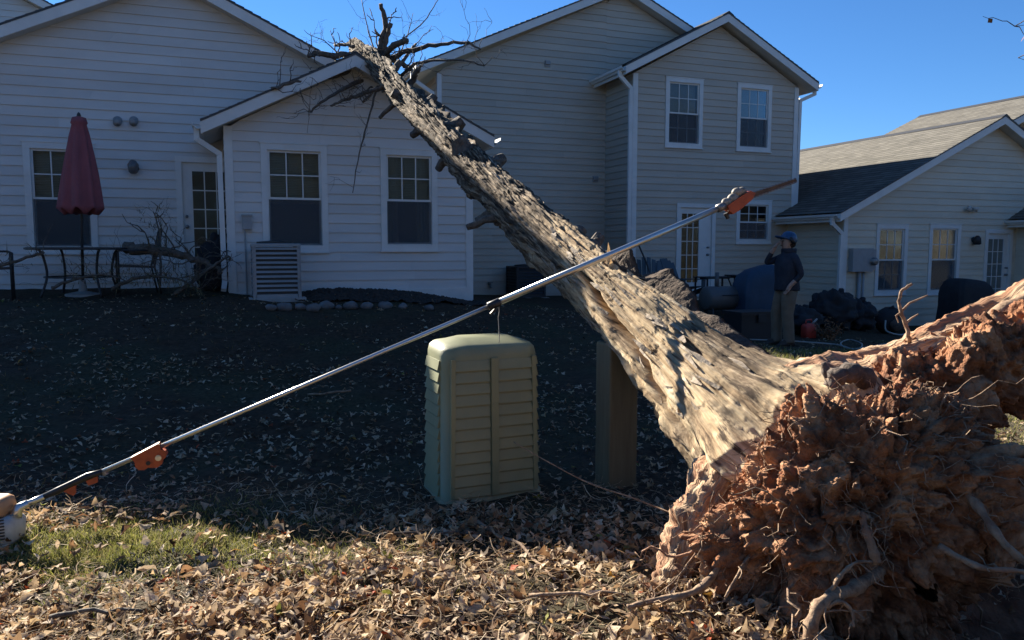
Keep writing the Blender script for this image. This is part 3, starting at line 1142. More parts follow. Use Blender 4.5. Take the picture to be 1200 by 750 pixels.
# ------------------------------------------------------------------ left house with its gabled room
H1 = thing('house', (-0.7, 15, 0.6), 'white clapboard single storey house struck by the fallen tree', 'house')
pm_ = front(13.9)
door_c = (-0.75, 0.22, 1.02, 3.12)
win_c = (-2.9, -1.92, 1.54, 3.25)
siding(H1, pm_, -5.1, 3.66, 0.3, [(-5.1, 3.72), (-0.72, 5.9), (3.66, 3.72)], [win_c, door_c], M['siding_left'])
window(H1, pm_, *win_c, blind=0.55)
glass_door(H1, pm_, *door_c, -0.5, 0.06, -0.6)
siding(H1, west(-5.1), 13.9, 24.0, 0.3, [(13.9, 3.72), (24, 3.72)], [], M['siding_left'], joints=False)
siding(H1, east(3.66), 13.9, 24.0, 0.3, [(13.9, 3.72), (24, 3.72)], [], M['siding_left'], joints=False)
plain_wall(H1, -5.1, 3.66, 23.9, 24.0, 0.3, 3.7, M['siding_left'])
corner(H1, pm_, -5.08, 0.3, 3.7)
gable_roof(H1, -5.45, 3.78, -0.72, 6.02, 4.32, 3.64, 13.6, 24.3, M['roof'])  # hidden right eave extended to block sun coming through the gap between houses
pb = front(12.5)
W1, W2 = (0.53, 1.52, 1.56, 3.21), (2.36, 3.30, 1.58, 3.21)
siding(H1, pb, 0.02, 3.9, 0.95, [(0.02, 3.42), (1.95, 4.42), (3.9, 3.42)], [W1, W2], M['siding_left'])
window(H1, pb, *W1, blind=0.55)
window(H1, pb, *W2, blind=0.52, curtain=True)
wb = west(0.02)
siding(H1, wb, 12.5, 13.88, 0.95, [(12.5, 3.4), (13.88, 3.4)], [], M['siding_left'], joints=False)
siding(H1, east(3.9), 12.5, 13.88, 0.95, [(12.5, 3.4), (13.88, 3.4)], [], M['siding_left'], joints=False)
corner(H1, pb, 0.07, 0.6, 3.44, 0.12)
corner(H1, pb, 3.85, 0.4, 3.44, 0.12)
fd = MB(); fd.box(0.05, 3.87, 12.53, 13.88, 0.1, 0.95); fd.build('foundation', M['concrete'], H1)
wt = MB(); wt.box(0.13, 3.79, 12.462, 12.5, 0.72, 0.95); wt.build('water_table', M['trim'], H1)
gable_roof(H1, -0.3, 3.47, 1.95, 4.6, 4.2, 3.47, 12.2, 13.9, M['roof'])
downspout(H1, [(-0.36, 12.3, 3.36), (-0.36, 12.3, 3.2), (-0.06, 12.46, 3.02), (-0.045, 12.46, 1.1), (-0.06, 12.3, 1.0)])
for px in (138, 157):
    p = onY(px, 141, 13.9)
    v = MB(); v.lathe((p.x, 13.9, p.z), [(0.07, 0), (0.07, 0.03), (0.05, 0.1), (0.06, 0.13)], 12, (0, -1, -0.5)); v.build('wall_vent', M['metal_grey'], H1, True)
p = onY(157, 197, 13.9)
lm = MB(); lm.lathe((p.x, 13.88, p.z), [(0.08, 0), (0.08, 0.02), (0.03, 0.03), (0.03, 0.08)], 14, (0, -1, 0)); lamp = lm.build('wall_lamp', M['dark_metal'], H1, True)
lg = MB(); lg.lathe((p.x, 13.78, p.z - 0.1), [(0.04, 0), (0.07, 0.03), (0.085, 0.14), (0.05, 0.2), (0.02, 0.22)], 12); lg.build('lamp_glass', M['lamp_glass'], lamp, True)
ub = MB(); pb.box(ub, 0.235, 0.37, 1.9, 2.1, 0.02, 0.1); pb.box(ub, 0.225, 0.38, 2.1, 2.125, 0.02, 0.115); ubo = ub.build('utility_box', M['metal_grey'], H1)
cd = MB(); cd.tube([(0.27, 12.45, 1.9), (0.27, 12.45, 0.9)], 0.012); cd.build('conduit', M['metal_grey'], ubo)

# ------------------------------------------------------------------ two storey house in the middle
H2 = thing('house', (8.9, 17, 0.4), 'grey beige two storey house with gabled rear wing and paired upper windows', 'house')
pmm = front(16.8)
siding(H2, pmm, 4.45, 8.6, 0.25, [(4.45, 5.5), (8.6, 7.45)], [], M['siding_mid'])
siding(H2, pmm, 8.6, 13.5, 5.1, [(8.6, 7.45), (8.93, 7.62), (13.5, 5.45)], [], M['siding_mid'])
siding(H2, west(4.45), 16.8, 27, 0.25, [(16.8, 5.4), (27, 5.4)], [], M['siding_mid'], joints=False)
siding(H2, east(13.5), 16.8, 27, 0.0, [(16.8, 5.4), (27, 5.4)], [], M['siding_mid'], joints=False)
plain_wall(H2, 4.45, 13.5, 26.9, 27, 0.1, 5.4, M['siding_mid'])
corner(H2, pmm, 4.5, 0.2, 5.45)
gable_roof(H2, 3.92, 5.54, 8.93, 7.8, 13.95, 5.54, 16.5, 27.3, M['roof'])
downspout(H2, [(3.86, 16.62, 5.42), (3.86, 16.62, 5.25), (4.33, 16.72, 5.0), (4.38, 16.76, 0.7)])
pw = front(15.5)
U1, U2, LW, DR = (9.44, 10.43, 3.93, 5.48), (11.38, 12.36, 3.93, 5.48), (11.44, 12.45, 1.74, 2.76), (9.79, 10.85, 0.52, 2.66)
siding(H2, pw, 8.61, 13.14, 0.2, [(8.61, 5.5), (10.88, 6.72), (13.14, 5.5)], [U1, U2, LW, DR], M['siding_mid'])
window(H2, pw, *U1, grid_low=True, blind=0.5)
window(H2, pw, *U2, grid_low=True, blind=0.5, curtain=True)
window(H2, pw, *LW, grid_low=True, blind=0.0)
glass_door(H2, pw, *DR, 9.95, 10.42, 10.66)
siding(H2, west(8.61), 15.5, 16.8, 0.2, [(15.5, 5.5), (16.8, 5.5)], [], M['siding_mid'], joints=False)
siding(H2, east(13.14), 15.5, 16.8, 0.0, [(15.5, 5.5), (16.8, 5.5)], [], M['siding_mid'], joints=False)
corner(H2, pw, 8.66, 0.1, 5.5, 0.12)
corner(H2, pw, 13.09, -0.2, 5.5, 0.12)
gable_roof(H2, 8.27, 5.6, 10.88, 6.96, 13.5, 5.6, 15.2, 16.9, M['roof'])
downspout(H2, [(8.2, 15.35, 5.48), (8.2, 15.35, 5.38), (8.52, 15.44, 5.15), (8.52, 15.45, 0.6)], 0.085)
downspout(H2, [(13.56, 15.4, 5.48), (13.56, 15.4, 5.36), (13.22, 15.5, 5.2), (13.2, 15.52, 2.2)])
for (px, py) in ((641, 75), (697, 210)):
    p = onY(px, py, 16.8)
    v = MB(); pmm.box(v, p.x - 0.07, p.x + 0.07, p.z - 0.07, p.z + 0.07, 0, 0.035); pmm.box(v, p.x - 0.06, p.x + 0.06, p.z - 0.02, p.z + 0.06, 0.034, 0.08); v.build('wall_vent', M['metal_grey'], H2)
p = onY(573, 333, 16.8)
hb = MB(); hb.tube([(p.x, 16.8, p.z), (p.x, 16.7, p.z), (p.x, 16.66, p.z - 0.08)], 0.025); hb.lathe((p.x, 16.7, p.z + 0.03), [(0.06, 0), (0.06, 0.02)], 10); hb.build('hose_tap', M['steel_dark'], H2)

# ------------------------------------------------------------------ right house
H3 = thing('house', (17, 15, -0.3), 'cream clapboard house with low gable and sunlit grey shingle roof', 'house')
pr = front(13.65)
R1, R2, RD = (13.9, 14.84, 0.55, 2.16), (15.51, 16.5, 0.53, 2.18), (17.32, 18.25, 0.02, 2.08)
siding(H3, pr, 12.95, 22.0, -0.4, [(12.95, 2.42), (17.42, 4.6), (22.0, 2.42)], [R1, R2, RD], M['siding_right'])
window(H3, pr, *R1, grid_low=True, blind=0.0, curtain=True)
window(H3, pr, *R2, grid_low=False, blind=0.45)
glass_door(H3, pr, *RD, 17.48, 18.0, 18.1)
siding(H3, west(12.95), 13.65, 24, -0.4, [(13.65, 2.36), (24, 2.36)], [], M['siding_right'], joints=False)
plain_wall(H3, 12.95, 24, 23.9, 24, -0.4, 2.4, M['siding_right'])
plain_wall(H3, 21.9, 22, 13.7, 24, -0.4, 2.4, M['siding_right'])
corner(H3, pr, 13.0, -0.4, 2.4, 0.11)
gable_roof(H3, 12.58, 2.4, 17.42, 4.76, 22.2, 2.4, 13.35, 24.3, M['roof_right'])
downspout(H3, [(12.5, 13.5, 2.27), (12.5, 13.5, 2.15), (12.86, 13.6, 1.95), (12.86, 13.62, -0.1)], 0.085)
tr_ = gable_roof(H3, 15.6, 3.5, 20.5, 5.74, 25.4, 3.5, 13.95, 18.6, M['roof_right'], gutters=(False, False), back=True)
siding(H3, west(18.4), 11.9, 13.65, -0.4, [(11.9, 2.3), (13.65, 2.3)], [], M['siding_right'], joints=False)
siding(H3, front(11.9), 18.4, 22.0, -0.4, [(18.4, 2.3), (20.2, 3.2), (22, 2.3)], [], M['siding_right'], joints=False)
gable_roof(H3, 18.05, 2.33, 20.2, 3.4, 22.35, 2.33, 11.6, 13.65, M['roof_right'])
p = onY(1140, 281, 13.65)
lm = MB(); lm.lathe((p.x, 13.64, p.z), [(0.07, 0), (0.07, 0.02), (0.03, 0.03), (0.03, 0.1)], 14, (0, -1, 0)); lamp = lm.build('wall_lamp', M['dark_metal'], H3, True)
lg = MB(); lg.lathe((p.x, 13.53, p.z - 0.12), [(0.05, 0), (0.09, 0.02), (0.08, 0.16), (0.03, 0.22)], 12); lg.build('lamp_shade', M['black'], lamp, True)
p = onY(1135, 244, 13.65)
fl = MB(); fl.lathe((p.x, 13.64, p.z), [(0.06, 0), (0.06, 0.03)], 12, (0, -1, 0))
for s in (-1, 1): fl.lathe((p.x + s * 0.06, 13.6, p.z), [(0.025, 0), (0.05, 0.06), (0.06, 0.13)], 12, (s * 0.6, -0.6, -0.3))
fl.build('floodlight', M['offwhite'], H3, True)
a, b = onY(994, 291, 13.65), onY(1021, 318, 13.65)
em = MB(); pr.box(em, a.x, b.x - 0.12, b.z, a.z, 0.02, 0.16); pr.box(em, b.x - 0.3, b.x, b.z + 0.04, a.z - 0.02, 0.02, 0.13); emo = em.build('electric_box', M['metal_grey'], H3)
mt = MB(); mt.lathe((b.x - 0.12, 13.53, (a.z + b.z) / 2 - 0.03), [(0.1, 0), (0.1, 0.03), (0.085, 0.04), (0.085, 0.12), (0.06, 0.14)], 16, (0, -1, 0)); mt.build('meter', M['steel_dark'], emo, True)
for dx, r in ((0.28, 0.04), (0.4, 0.025)):
    cd = MB(); cd.tube([(a.x + dx, 13.58, b.z + .01), (a.x + dx, 13.58, -0.3)], r); cd.build('conduit', M['metal_grey'], emo, True)

# neighbour further left whose roof ridge shows above the left gable
H4 = thing('house', (-8, 27, 0), 'distant two storey house whose roof edge shows past the left gable', 'house')
sf_ = front(22)
siding(H4, sf_, -11, -2.4, 0.3, [(-11, 6.6), (-6.6, 8.6), (-2.4, 6.6)], [], M['siding_left'], joints=False)
plain_wall(H4, -11, -2.4, 31.9, 32, 0.3, 6.6, M['siding_left'])
plain_wall(H4, -11, -10.9, 22.1, 31.8, 0.3, 6.6, M['siding_left'])
plain_wall(H4, -2.5, -2.4, 22.1, 31.8, 0.3, 6.6, M['siding_left'])
gable_roof(H4, -11.3, 6.6, -6.6, 8.85, -2.0, 6.6, 21.7, 32.3, M['roof'])

# ------------------------------------------------------------------ fallen tree
A0 = atD(930, 545, 3.8)
B0 = atD(425, 60, 12.75)
AX = (B0 - A0).normalized()
E1 = AX.cross(Vector((0, 0, 1))).normalized() * -1      # towards the left
E2 = AX.cross(E1)
if E2.z < 0: E2 = -E2
LEN = (B0 - A0).length
S_END = LEN + 0.75
tree = thing('fallen_tree', (A0.x, A0.y, 0), 'uprooted tree with bare trunk leaning across the yard onto the white house roof', 'tree')
nAX, nE1, nE2, nA0 = [np.array(v) for v in (AX, E1, E2, A0)]


def tp(s, th, r):                      # trunk coordinates -> place
    return A0 + AX * s + (E1 * math.cos(th) + E2 * math.sin(th)) * r


def trunk_radius(s):
    return np.interp(s, [-0.4, 0.0, 0.35, 0.7, 1.1, 1.7, 2.6, 4.2, 6, 8, 9.5, 10.5, 11.5], [0.36, 0.39, 0.34, 0.295, 0.26, 0.235, 0.205, 0.18, 0.165, 0.148, 0.13, 0.115, 0.095])


def trunk_mesh():
    nt_ = 220
    ss = np.concatenate([np.arange(-0.35, 2.6, 0.0095), np.arange(2.6, 5, 0.016), np.arange(5, S_END, 0.028)])
    th = np.linspace(0, 2 * math.pi, nt_, endpoint=False)
    S, T = np.meshgrid(ss, th, indexing='ij')
    r = trunk_radius(S)
    # buttress roots: left-down, up-right, back, down-right
    fl = np.exp(-np.clip(S + 0.1, 0, None) / 0.36)
    for (t0, w, a) in ((R(-45), 0.36, 0.72), (R(122), 0.40, 0.62), (R(68), 0.26, 0.34), (R(200), 0.45, 0.5), (R(275), 0.4, 0.5), (R(12), 0.24, 0.36)):
        d = np.angle(np.exp(1j * (T - t0)))
        r = r * (1 + a * fl * np.exp(-(d / w) ** 2))
    cx, cy = np.cos(T), np.sin(T)
    r = r + fl ** 1.5 * 0.16 * (ridged(np.stack([cx * 3.4, cy * 3.4, S * 2.2], -1), 3, 6) - 0.62)
    p1 = np.stack([cx * 1.6, cy * 1.6, S * 0.7], -1)
    r = r + 0.05 * (fbm(p1, 3, 2) - 0.5) * (1 + 1.5 * fl)
    twist = T + 0.10 * S
    pr_ = np.stack([np.cos(twist) * 4.2, np.sin(twist) * 4.2, S * 1.1], -1)
    rid = ridged(pr_, 3, 9)
    r = r + 0.055 * (rid - 0.62) * np.interp(S, [0, 3, 8], [1.0, 0.8, 0.55])
    up_w = sstep(1.6, 3.6, S)
    pf = np.stack([np.cos(twist) * 13, np.sin(twist) * 13, S * 4.0], -1)
    pl_ = np.stack([np.cos(twist) * 17, np.sin(twist) * 17, S * 0.9], -1)
    ps_ = np.stack([np.cos(twist) * 46, np.sin(twist) * 46, S * 2.5], -1)
    r = r + 0.026 * (ridged(pf, 2, 21) - 0.6) * up_w + (1 - up_w) * (0.030 * (ridged(pl_, 2, 23) - 0.6) + 0.010 * (ridged(ps_, 2, 25) - 0.6))
    pg = np.stack([np.cos(twist) * 24, np.sin(twist) * 24, S * 7], -1)
    r = r + (0.005 + 0.013 * up_w) * (fbm(pg, 2, 33) - 0.5) * 2
    # overlapping bark plates with torn edges
    for (nu, nv, amp, sd) in ((20, 1.6, 0.022, 1), (34, 3.2, 0.014, 2), (64, 2.0, 0.009, 3)):
        wu = twist / (2 * math.pi) * nu + 1.3 * (fbm(np.stack([cx * 6, cy * 6, S * 4], -1), 2, 200 + sd) - 0.5)
        iu = np.floor(wu)
        wv_ = S * nv + 7.3 * _hash(np.mod(iu, nu), iu * 0, iu * 0, 300 + sd) + 1.1 * (fbm(np.stack([cx * 9, cy * 9, S * 9], -1), 2, 220 + sd) - 0.5)
        iv = np.floor(wv_)
        hgt_ = _hash(np.mod(iu, nu), iv, iv * 0, 400 + sd)
        fv = wv_ - iv
        r = r + np.interp(S, [0, 1.5, 3.5], [0.25, 0.35, 0.8]) * (amp * (hgt_ - 0.5) * 1.4 + amp * 0.5 * (0.5 - fv))
    # lumpy broken bark higher up
    lump = np.clip(fbm(np.stack([cx * 2.6, cy * 2.6, S * 1.7], -1), 3, 41) - 0.52, 0, 1)
    r = r + lump * 0.42 * sstep(2.2, 4.0, S) * (0.35 + 0.65 * np.clip(0.5 - 0.7 * np.cos(T - R(40)), 0, 1))
    # long weather crack
    gpos = np.radians(np.interp(S, [0.35, 0.8, 1.2, 1.7, 2.5], [-20, -8, 8, 22, 40])) + 0.05 * np.sin(S * 7)
    d = np.angle(np.exp(1j * (T - gpos)))
    r = r - 0.22 * np.exp(-(d / 0.06) ** 2) * sstep(0.3, 0.55, S) * sstep(2.45, 2.0, S) + 0.03 * np.exp(-((d + 0.25) / 0.16) ** 2) * sstep(0.3, 0.6, S) * sstep(2.3, 1.6, S)
    gpos = R(-48) + 0.1 * np.sin(S * 3 + 1)
    d = np.angle(np.exp(1j * (T - gpos)))
    r = r - 0.07 * np.exp(-(d / 0.06) ** 2) * sstep(0.1, 0.3, S) * sstep(1.3, 0.9, S)
    fk_w = np.exp(-(np.angle(np.exp(1j * (T - R(-38)))) / 0.55) ** 2) * sstep(0.15, 0.45, S) * sstep(1.9, 1.2, S)
    r = r + fk_w * (0.10 * (ridged(np.stack([np.cos(twist) * 7, np.sin(twist) * 7, S * 2.2], -1), 3, 51) - 0.62) + 0.05 * (fbm(np.stack([cx * 12, cy * 12, S * 9], -1), 2, 53) - .5))
    r = r * np.interp(S, [-0.35, -0.2, 0.0], [0.25, 0.75, 1.0])
    pos = nA0 + S[..., None] * nAX + r[..., None] * (cx[..., None] * nE1 + cy[..., None] * nE2)
    # slight sag of the stem
    pos[..., 2] -= 0.10 * np.sin(np.clip(S / LEN, 0, 1) * math.pi)
    n = len(ss)
    ids = np.arange(n * nt_).reshape(n, nt_)
    nxt = np.roll(ids, -1, axis=1)
    Fq = np.stack([ids[:-1], nxt[:-1], nxt[1:], ids[1:]], -1).reshape(-1, 4)
    bk = np.stack([cx * 0.35, cy * 0.35, S], -1).reshape(-1, 3)
    V = pos.reshape(-1, 3)
    # ends
    c0, c1 = len(V), len(V) + 1
    V = np.vstack([V, pos[0].mean(0)[None], pos[-1].mean(0)[None]])
    bk = np.vstack([bk, [[0, 0, 0]], [[0, 0, S_END]]])
    e0 = np.stack([np.full(nt_, c0), nxt[0], ids[0], np.full(nt_, c0)], -1)
    return V, Fq, bk, pos, ids


tV, tF, tB, tpos, tids = trunk_mesh()
trunk = fast_mesh('trunk', tV, tF, M['bark'], tree, True, vec=tB)
endc = tpos[-1].mean(0)
ec = MB()
n_ = 40
ring = tpos[-1][::5]
ec.add([tuple(endc + nAX * 0.03)] + [tuple(q + nAX * random.uniform(-0.02, 0.05)) for q in ring], [(0, i + 1, (i + 1) % len(ring) + 1) for i in range(len(ring))])
ec.build('cut_end', M['wood'], trunk)


def sag(s): return 0.10 * math.sin(max(0, min(1, s / LEN)) * math.pi)


def on_trunk(s, th, out=0.0):
    r = float(trunk_radius(np.array([s]))[0]) + out
    p = tp(s, th, r)
    p.z -= sag(s)
    return p


# peeled slabs of bark standing up behind the crack
M['bark_slab'] = mat('inner_bark', (0.03, 0.02, 0.014), (0.11, 0.072, 0.047), 26, 0.95, 1.0, 70, (0.6, 1, 0.8), attr='bk', bdist=0.015)


def bark_slab(sa, sb, hs, th0, seed, lean):
    n, k = int((sb - sa) / 0.012), 34
    ss = np.linspace(sa, sb, n)
    qq = np.linspace(0, 1, k + 1)
    S, Q = np.meshgrid(ss, qq, indexing='ij')
    h = np.interp(S, np.linspace(sa, sb, len(hs)), hs)
    jag = 0.13 * (fbm(np.stack([S * 5, 0 * S, 0 * S + seed], -1), 3, 61 + seed) - 0.5) + 0.025 * (vnoise(np.stack([np.floor(S * 18) * 1.37 + .5, 0 * S + 3.5, 0 * S + 1.5], -1), 8 + seed) - 0.5)
    out = -0.06 + h * Q + jag * Q ** 3 * np.clip(h * 5, 0, 1)
    rel = 0.02 * (fbm(np.stack([S * 4, Q * 1.5, 0 * S + seed], -1), 3, 71 + seed) - 0.5) + 0.02 * (ridged(np.stack([S * 24, Q * 1.0, 0 * S + seed], -1), 3, 81 + seed) - 0.6) + 0.012 * (fbm(np.stack([S * 40, Q * 12, 0 * S], -1), 2, 91) - .5)
    th = th0 + 0.25 * Q
    r = trunk_radius(S) + out
    P_ = nA0 + S[..., None] * nAX + r[..., None] * (np.cos(th)[..., None] * nE1 + np.sin(th)[..., None] * nE2)
    P_[..., 2] -= 0.10 * np.sin(np.clip(S / LEN, 0, 1) * math.pi)
    P_ = P_ + (lean * Q ** 2 + rel)[..., None] * nE1
    Bk = P_ - (0.035 * (1 - 0.6 * Q) + 0.012)[..., None] * nE1
    w = k + 1
    ids = np.arange(n * w).reshape(n, w)
    o = n * w
    Fs = [np.stack([ids[:-1, :-1], ids[1:, :-1], ids[1:, 1:], ids[:-1, 1:]], -1).reshape(-1, 4), np.stack([ids[:-1, :-1], ids[:-1, 1:], ids[1:, 1:], ids[1:, :-1]], -1).reshape(-1, 4) + o]
    Fs.append(np.stack([ids[:-1, -1], ids[1:, -1], ids[1:, -1] + o, ids[:-1, -1] + o], -1))
    for row in (0, -1): Fs.append(np.stack([ids[row, :-1], ids[row, 1:], ids[row, 1:] + o, ids[row, :-1] + o], -1))
    bk = np.stack([Q * .3, 0 * Q, S], -1).reshape(-1, 3)
    return fast_mesh('bark_slab', np.vstack([P_.reshape(-1, 3), Bk.reshape(-1, 3)]), np.vstack(Fs), M['bark_slab'], tree, True, vec=np.vstack([bk, bk + np.array([0, .3, 0])]))


bark_slab(1.72, 2.42, [.03, .10, .17, .13, .03], R(88), 1, -.02)
bark_slab(1.12, 1.86, [.04, .11, .16, .19, .07], R(98), 2, -.05)
bark_slab(0.20, 1.25, [.02, .04, .07, .11, .13, .08], R(94), 3, -.06)
for (s_, th_, ln, wd) in ((2.05, 86, .19, .03), (2.0, 80, .10, .025), (1.5, 80, .08, .03), (1.05, 82, .08, .03)):
    p = on_trunk(s_, R(th_), -.03)
    d = (E1 * math.cos(R(th_)) + E2 * math.sin(R(th_)) + AX * random.uniform(.1, .7)).normalized()
    t = AX.cross(d).normalized() * wd
    n_ = AX * wd * .5
    MB().add([p - t, p + t, p + t * .6 + n_, p - t * .8 + n_, p + d * ln * .6 + t * .5, p + d * ln * .55 - t * .6, p + d * ln + t * .1], [(0, 1, 2, 3), (0, 5, 4, 1), (1, 4, 2), (2, 4, 5, 3), (3, 5, 0), (5, 6, 4), (4, 6, 5)]).build('splinter', M['wood'], tree)

# splinters and flakes of loose bark
fk = MB()
for i in range(240):
    s = random.uniform(0.15, 9.5) if i < 150 else random.uniform(0.1, 2.6)
    th = random.uniform(R(-70), R(150))
    ln, wd = random.uniform(0.08, 0.26), random.uniform(0.005, 0.018)
    lift = random.uniform(0.0, 0.03)
    p = on_trunk(s, th, -0.012)
    q = on_trunk(s + ln * random.choice((-1, 1)), th + random.uniform(-0.1, 0.1), lift)
    t = (E1 * -math.sin(th) + E2 * math.cos(th)) * wd
    nrm = (E1 * math.cos(th) + E2 * math.sin(th)) * 0.006
    mid = (p + q) / 2 + nrm * 0.6
    fk.add([p - t, p + t, mid + t * 1.1, mid - t * 1.2, q + t * 0.25, q - t * 0.4, p - t + nrm, p + t + nrm, mid + t * 1.1 + nrm, mid - t * 1.2 + nrm, q + t * 0.2 + nrm * .4, q - t * 0.3 + nrm * .4],
           [(0, 1, 2, 3), (3, 2, 4, 5), (6, 9, 8, 7), (9, 11, 10, 8), (0, 3, 9, 6), (3, 5, 11, 9), (1, 7, 8, 2), (2, 8, 10, 4), (4, 10, 11, 5), (0, 6, 7, 1)])
tag(fk.build('loose_bark', M['bark_flake'] if 'bark_flake' in M else mat('bark_flake', (0.17, 0.13, 0.095), (0.42, 0.34, 0.25), 14, 0.9, 0.6, 50), tree), kind='stuff')

# broken stubs and knots on the stem
for (s, th, ln, r0) in ((3.1, R(170), 0.16, 0.06), (3.9, R(-35), 0.30, 0.035), (4.1, R(-50), 0.2, 0.04), (4.9, R(150), 0.14, 0.07), (5.3, R(60), 0.10, 0.10), (6.2, R(130), 0.13, 0.08), (6.8, R(-40), 0.12, 0.05),
                        (7.4, R(140), 0.14, 0.06), (8.2, R(-50), 0.3, 0.03), (8.8, R(-20), 0.22, 0.03), (9.2, R(130), 0.2, 0.05), (2.6, R(140), 0.12, 0.05), (5.8, R(-60), 0.14, 0.05), (7.9, R(20), 0.1, 0.06)):
    m = MB()
    p0 = on_trunk(s, th, -0.06)
    d = (E1 * math.cos(th) + E2 * math.sin(th) + AX * random.uniform(-0.1, 0.6)).normalized()
    pts = [p0 + d * (ln + 0.06) * k / 4 + Vector((random.uniform(-.01, .01), random.uniform(-.01, .01), random.uniform(-.01, .01))) for k in range(5)]
    m.tube(pts, [r0 * 1.5, r0 * 1.15, r0, r0 * 0.92, r0 * 0.85], 12, True, 0.12)
    m.build('branch_stub', M['branch'], tree)


def wander(p0, p1, n, amp, rr=random):
    p0, p1 = Vector(p0), Vector(p1)
    L = (p1 - p0).length
    out = []
    off = Vector((0, 0, 0))
    for i in range(n + 1):
        t = i / n
        if 0 < i: off = off * 0.8 + Vector((rr.uniform(-1, 1), rr.uniform(-1, 1), rr.uniform(-1, 1))) * amp * L / n
        out.append(p0.lerp(p1, t) + off)
    return out


def poly_smooth(pts, n=4):
    out = []
    for i in range(len(pts) - 1):
        a, b, c, d = pts[max(i - 1, 0)], pts[i], pts[i + 1], pts[min(i + 2, len(pts) - 1)]
        for k in range(n):
            t = k / n
            out.append(0.5 * ((2 * b) + (c - a) * t + (2 * a - 5 * b + 4 * c - d) * t * t + (3 * b - a - 3 * c + d) * t ** 3))
    out.append(pts[-1])
    return out


def branch(parent, pts, r0, r1, twigs=0, tl=0.5, mt='branch', name='branch', up=0.3, sub=2):
    pts = poly_smooth([Vector(p) for p in pts], 5)
    pts = [p + Vector((random.uniform(-1, 1), random.uniform(-1, 1), random.uniform(-1, 1))) * r0 * 0.35 for p in pts]
    n = len(pts)
    b = MB().tube(pts, [r0 + (r1 - r0) * i / (n - 1) for i in range(n)], 9, True, 0.1).build(name, M[mt], parent, True)
    if twigs:
        tw = MB()
        for i in range(twigs):
            k = random.randint(n // 5, n - 1)
            d = Vector((random.uniform(-1, 1), random.uniform(-1, 1), random.uniform(-0.6, 1) + up)).normalized()
            ln = tl * random.uniform(0.4, 1.2)
            w = wander(pts[k], pts[k] + d * ln, 6, 0.5)
            rr = max(0.0035, r1 * 0.45)
            tw.tube(w, [rr * (1 - 0.7 * q / 6) for q in range(7)], 5, True)
            for j in range(sub):
                q = random.randint(2, 6)
                d2 = (d + Vector((random.uniform(-1, 1), random.uniform(-1, 1), random.uniform(-1, 1))) * 0.9).normalized()
                tw.tube(wander(w[q], w[q] + d2 * ln * random.uniform(0.25, 0.6), 4, 0.5), [rr * 0.6, rr * 0.55, rr * 0.5, rr * 0.4, rr * 0.3], 4, True)
        tag(tw.build('twig', M[mt], b, True), kind='stuff')
    return b


DT = 12.55
def bp(lst): return [atD(x, y, DT + d) for x, y, d in lst]


for lst, r0, r1, tw, tl in (
        ([(440, 92, 0), (444, 62, 0), (452, 30, -.1), (447, 6, -.2)], 0.062, 0.034, 8, 0.5),
        ([(446, 72, 0), (452, 48, -.1), (458, 27, -.2)], 0.045, 0.032, 0, 0.5),
        ([(447, 70, 0), (462, 54, -.3), (477, 48, -.5)], 0.055, 0.045, 2, 0.4),
        ([(450, 72, 0), (478, 60, -.2), (510, 52, -.5), (545, 50, -.8), (562, 58, -1.0)], 0.05, 0.012, 12, 0.6),
        ([(462, 84, -.3), (478, 64, 0), (487, 52, .3)], 0.035, 0.02, 4, 0.4),
        ([(452, 68, 0), (468, 74, .2), (482, 82, .4)], 0.05, 0.04, 3, 0.3),
        ([(468, 90, -.5), (485, 76, -.9), (510, 71, -1.2), (545, 71, -1.6), (568, 77, -1.8)], 0.028, 0.01, 8, 0.5),
        ([(440, 62, 0), (432, 38, .3), (424, 0, .6)], 0.014, 0.006, 4, 0.5),
        ([(415, 55, 0), (404, 52, .2), (392, 53, .4)], 0.03, 0.025, 2, 0.3),
        ([(420, 66, .2), (400, 65, -.1), (372, 63, -.3), (362, 66, -.4)], 0.06, 0.03, 8, 0.45),
        ([(428, 84, -.2), (405, 84, -.5), (375, 92, -.8), (345, 96, -1.0), (318, 104, -1.2)], 0.06, 0.02, 14, 0.55),
        ([(430, 92, -.3), (408, 100, -.6), (380, 118, -.9), (362, 132, -1.0)], 0.04, 0.012, 12, 0.5),
        ([(436, 104, -.5), (420, 112, -.7), (402, 118, -.9), (388, 124, -1)], 0.04, 0.015, 8, 0.4),
        ([(441, 104, -.8), (432, 140, -1.0), (421, 180, -1.1), (413, 226, -1.15)], 0.018, 0.006, 9, 0.32),
        ([(452, 98, -.6), (440, 105, -.9), (425, 120, -1.0)], 0.03, 0.015, 5, 0.35),
        ([(480, 100, -1.2), (486, 88, -1.3), (490, 80, -1.4)], 0.05, 0.03, 5, 0.3),
        ([(448, 62, .2), (492, 30, .2), (508, 8, .3), (520, -12, .3)], 0.012, 0.005, 6, 0.5),
        ([(470, 60, .2), (478, 40, .6), (484, 15, .8)], 0.012, 0.004, 6, 0.5),
        ([(398, 64, .3), (380, 48, .5), (365, 42, .7)], 0.012, 0.004, 6, 0.4)):
    branch(tree, bp(lst), r0, r1, tw, tl)

# ------------------------------------------------------------------ root plate
SC = A0 - AX * 0.33 - E1 * 0.06 - E2 * 0.06


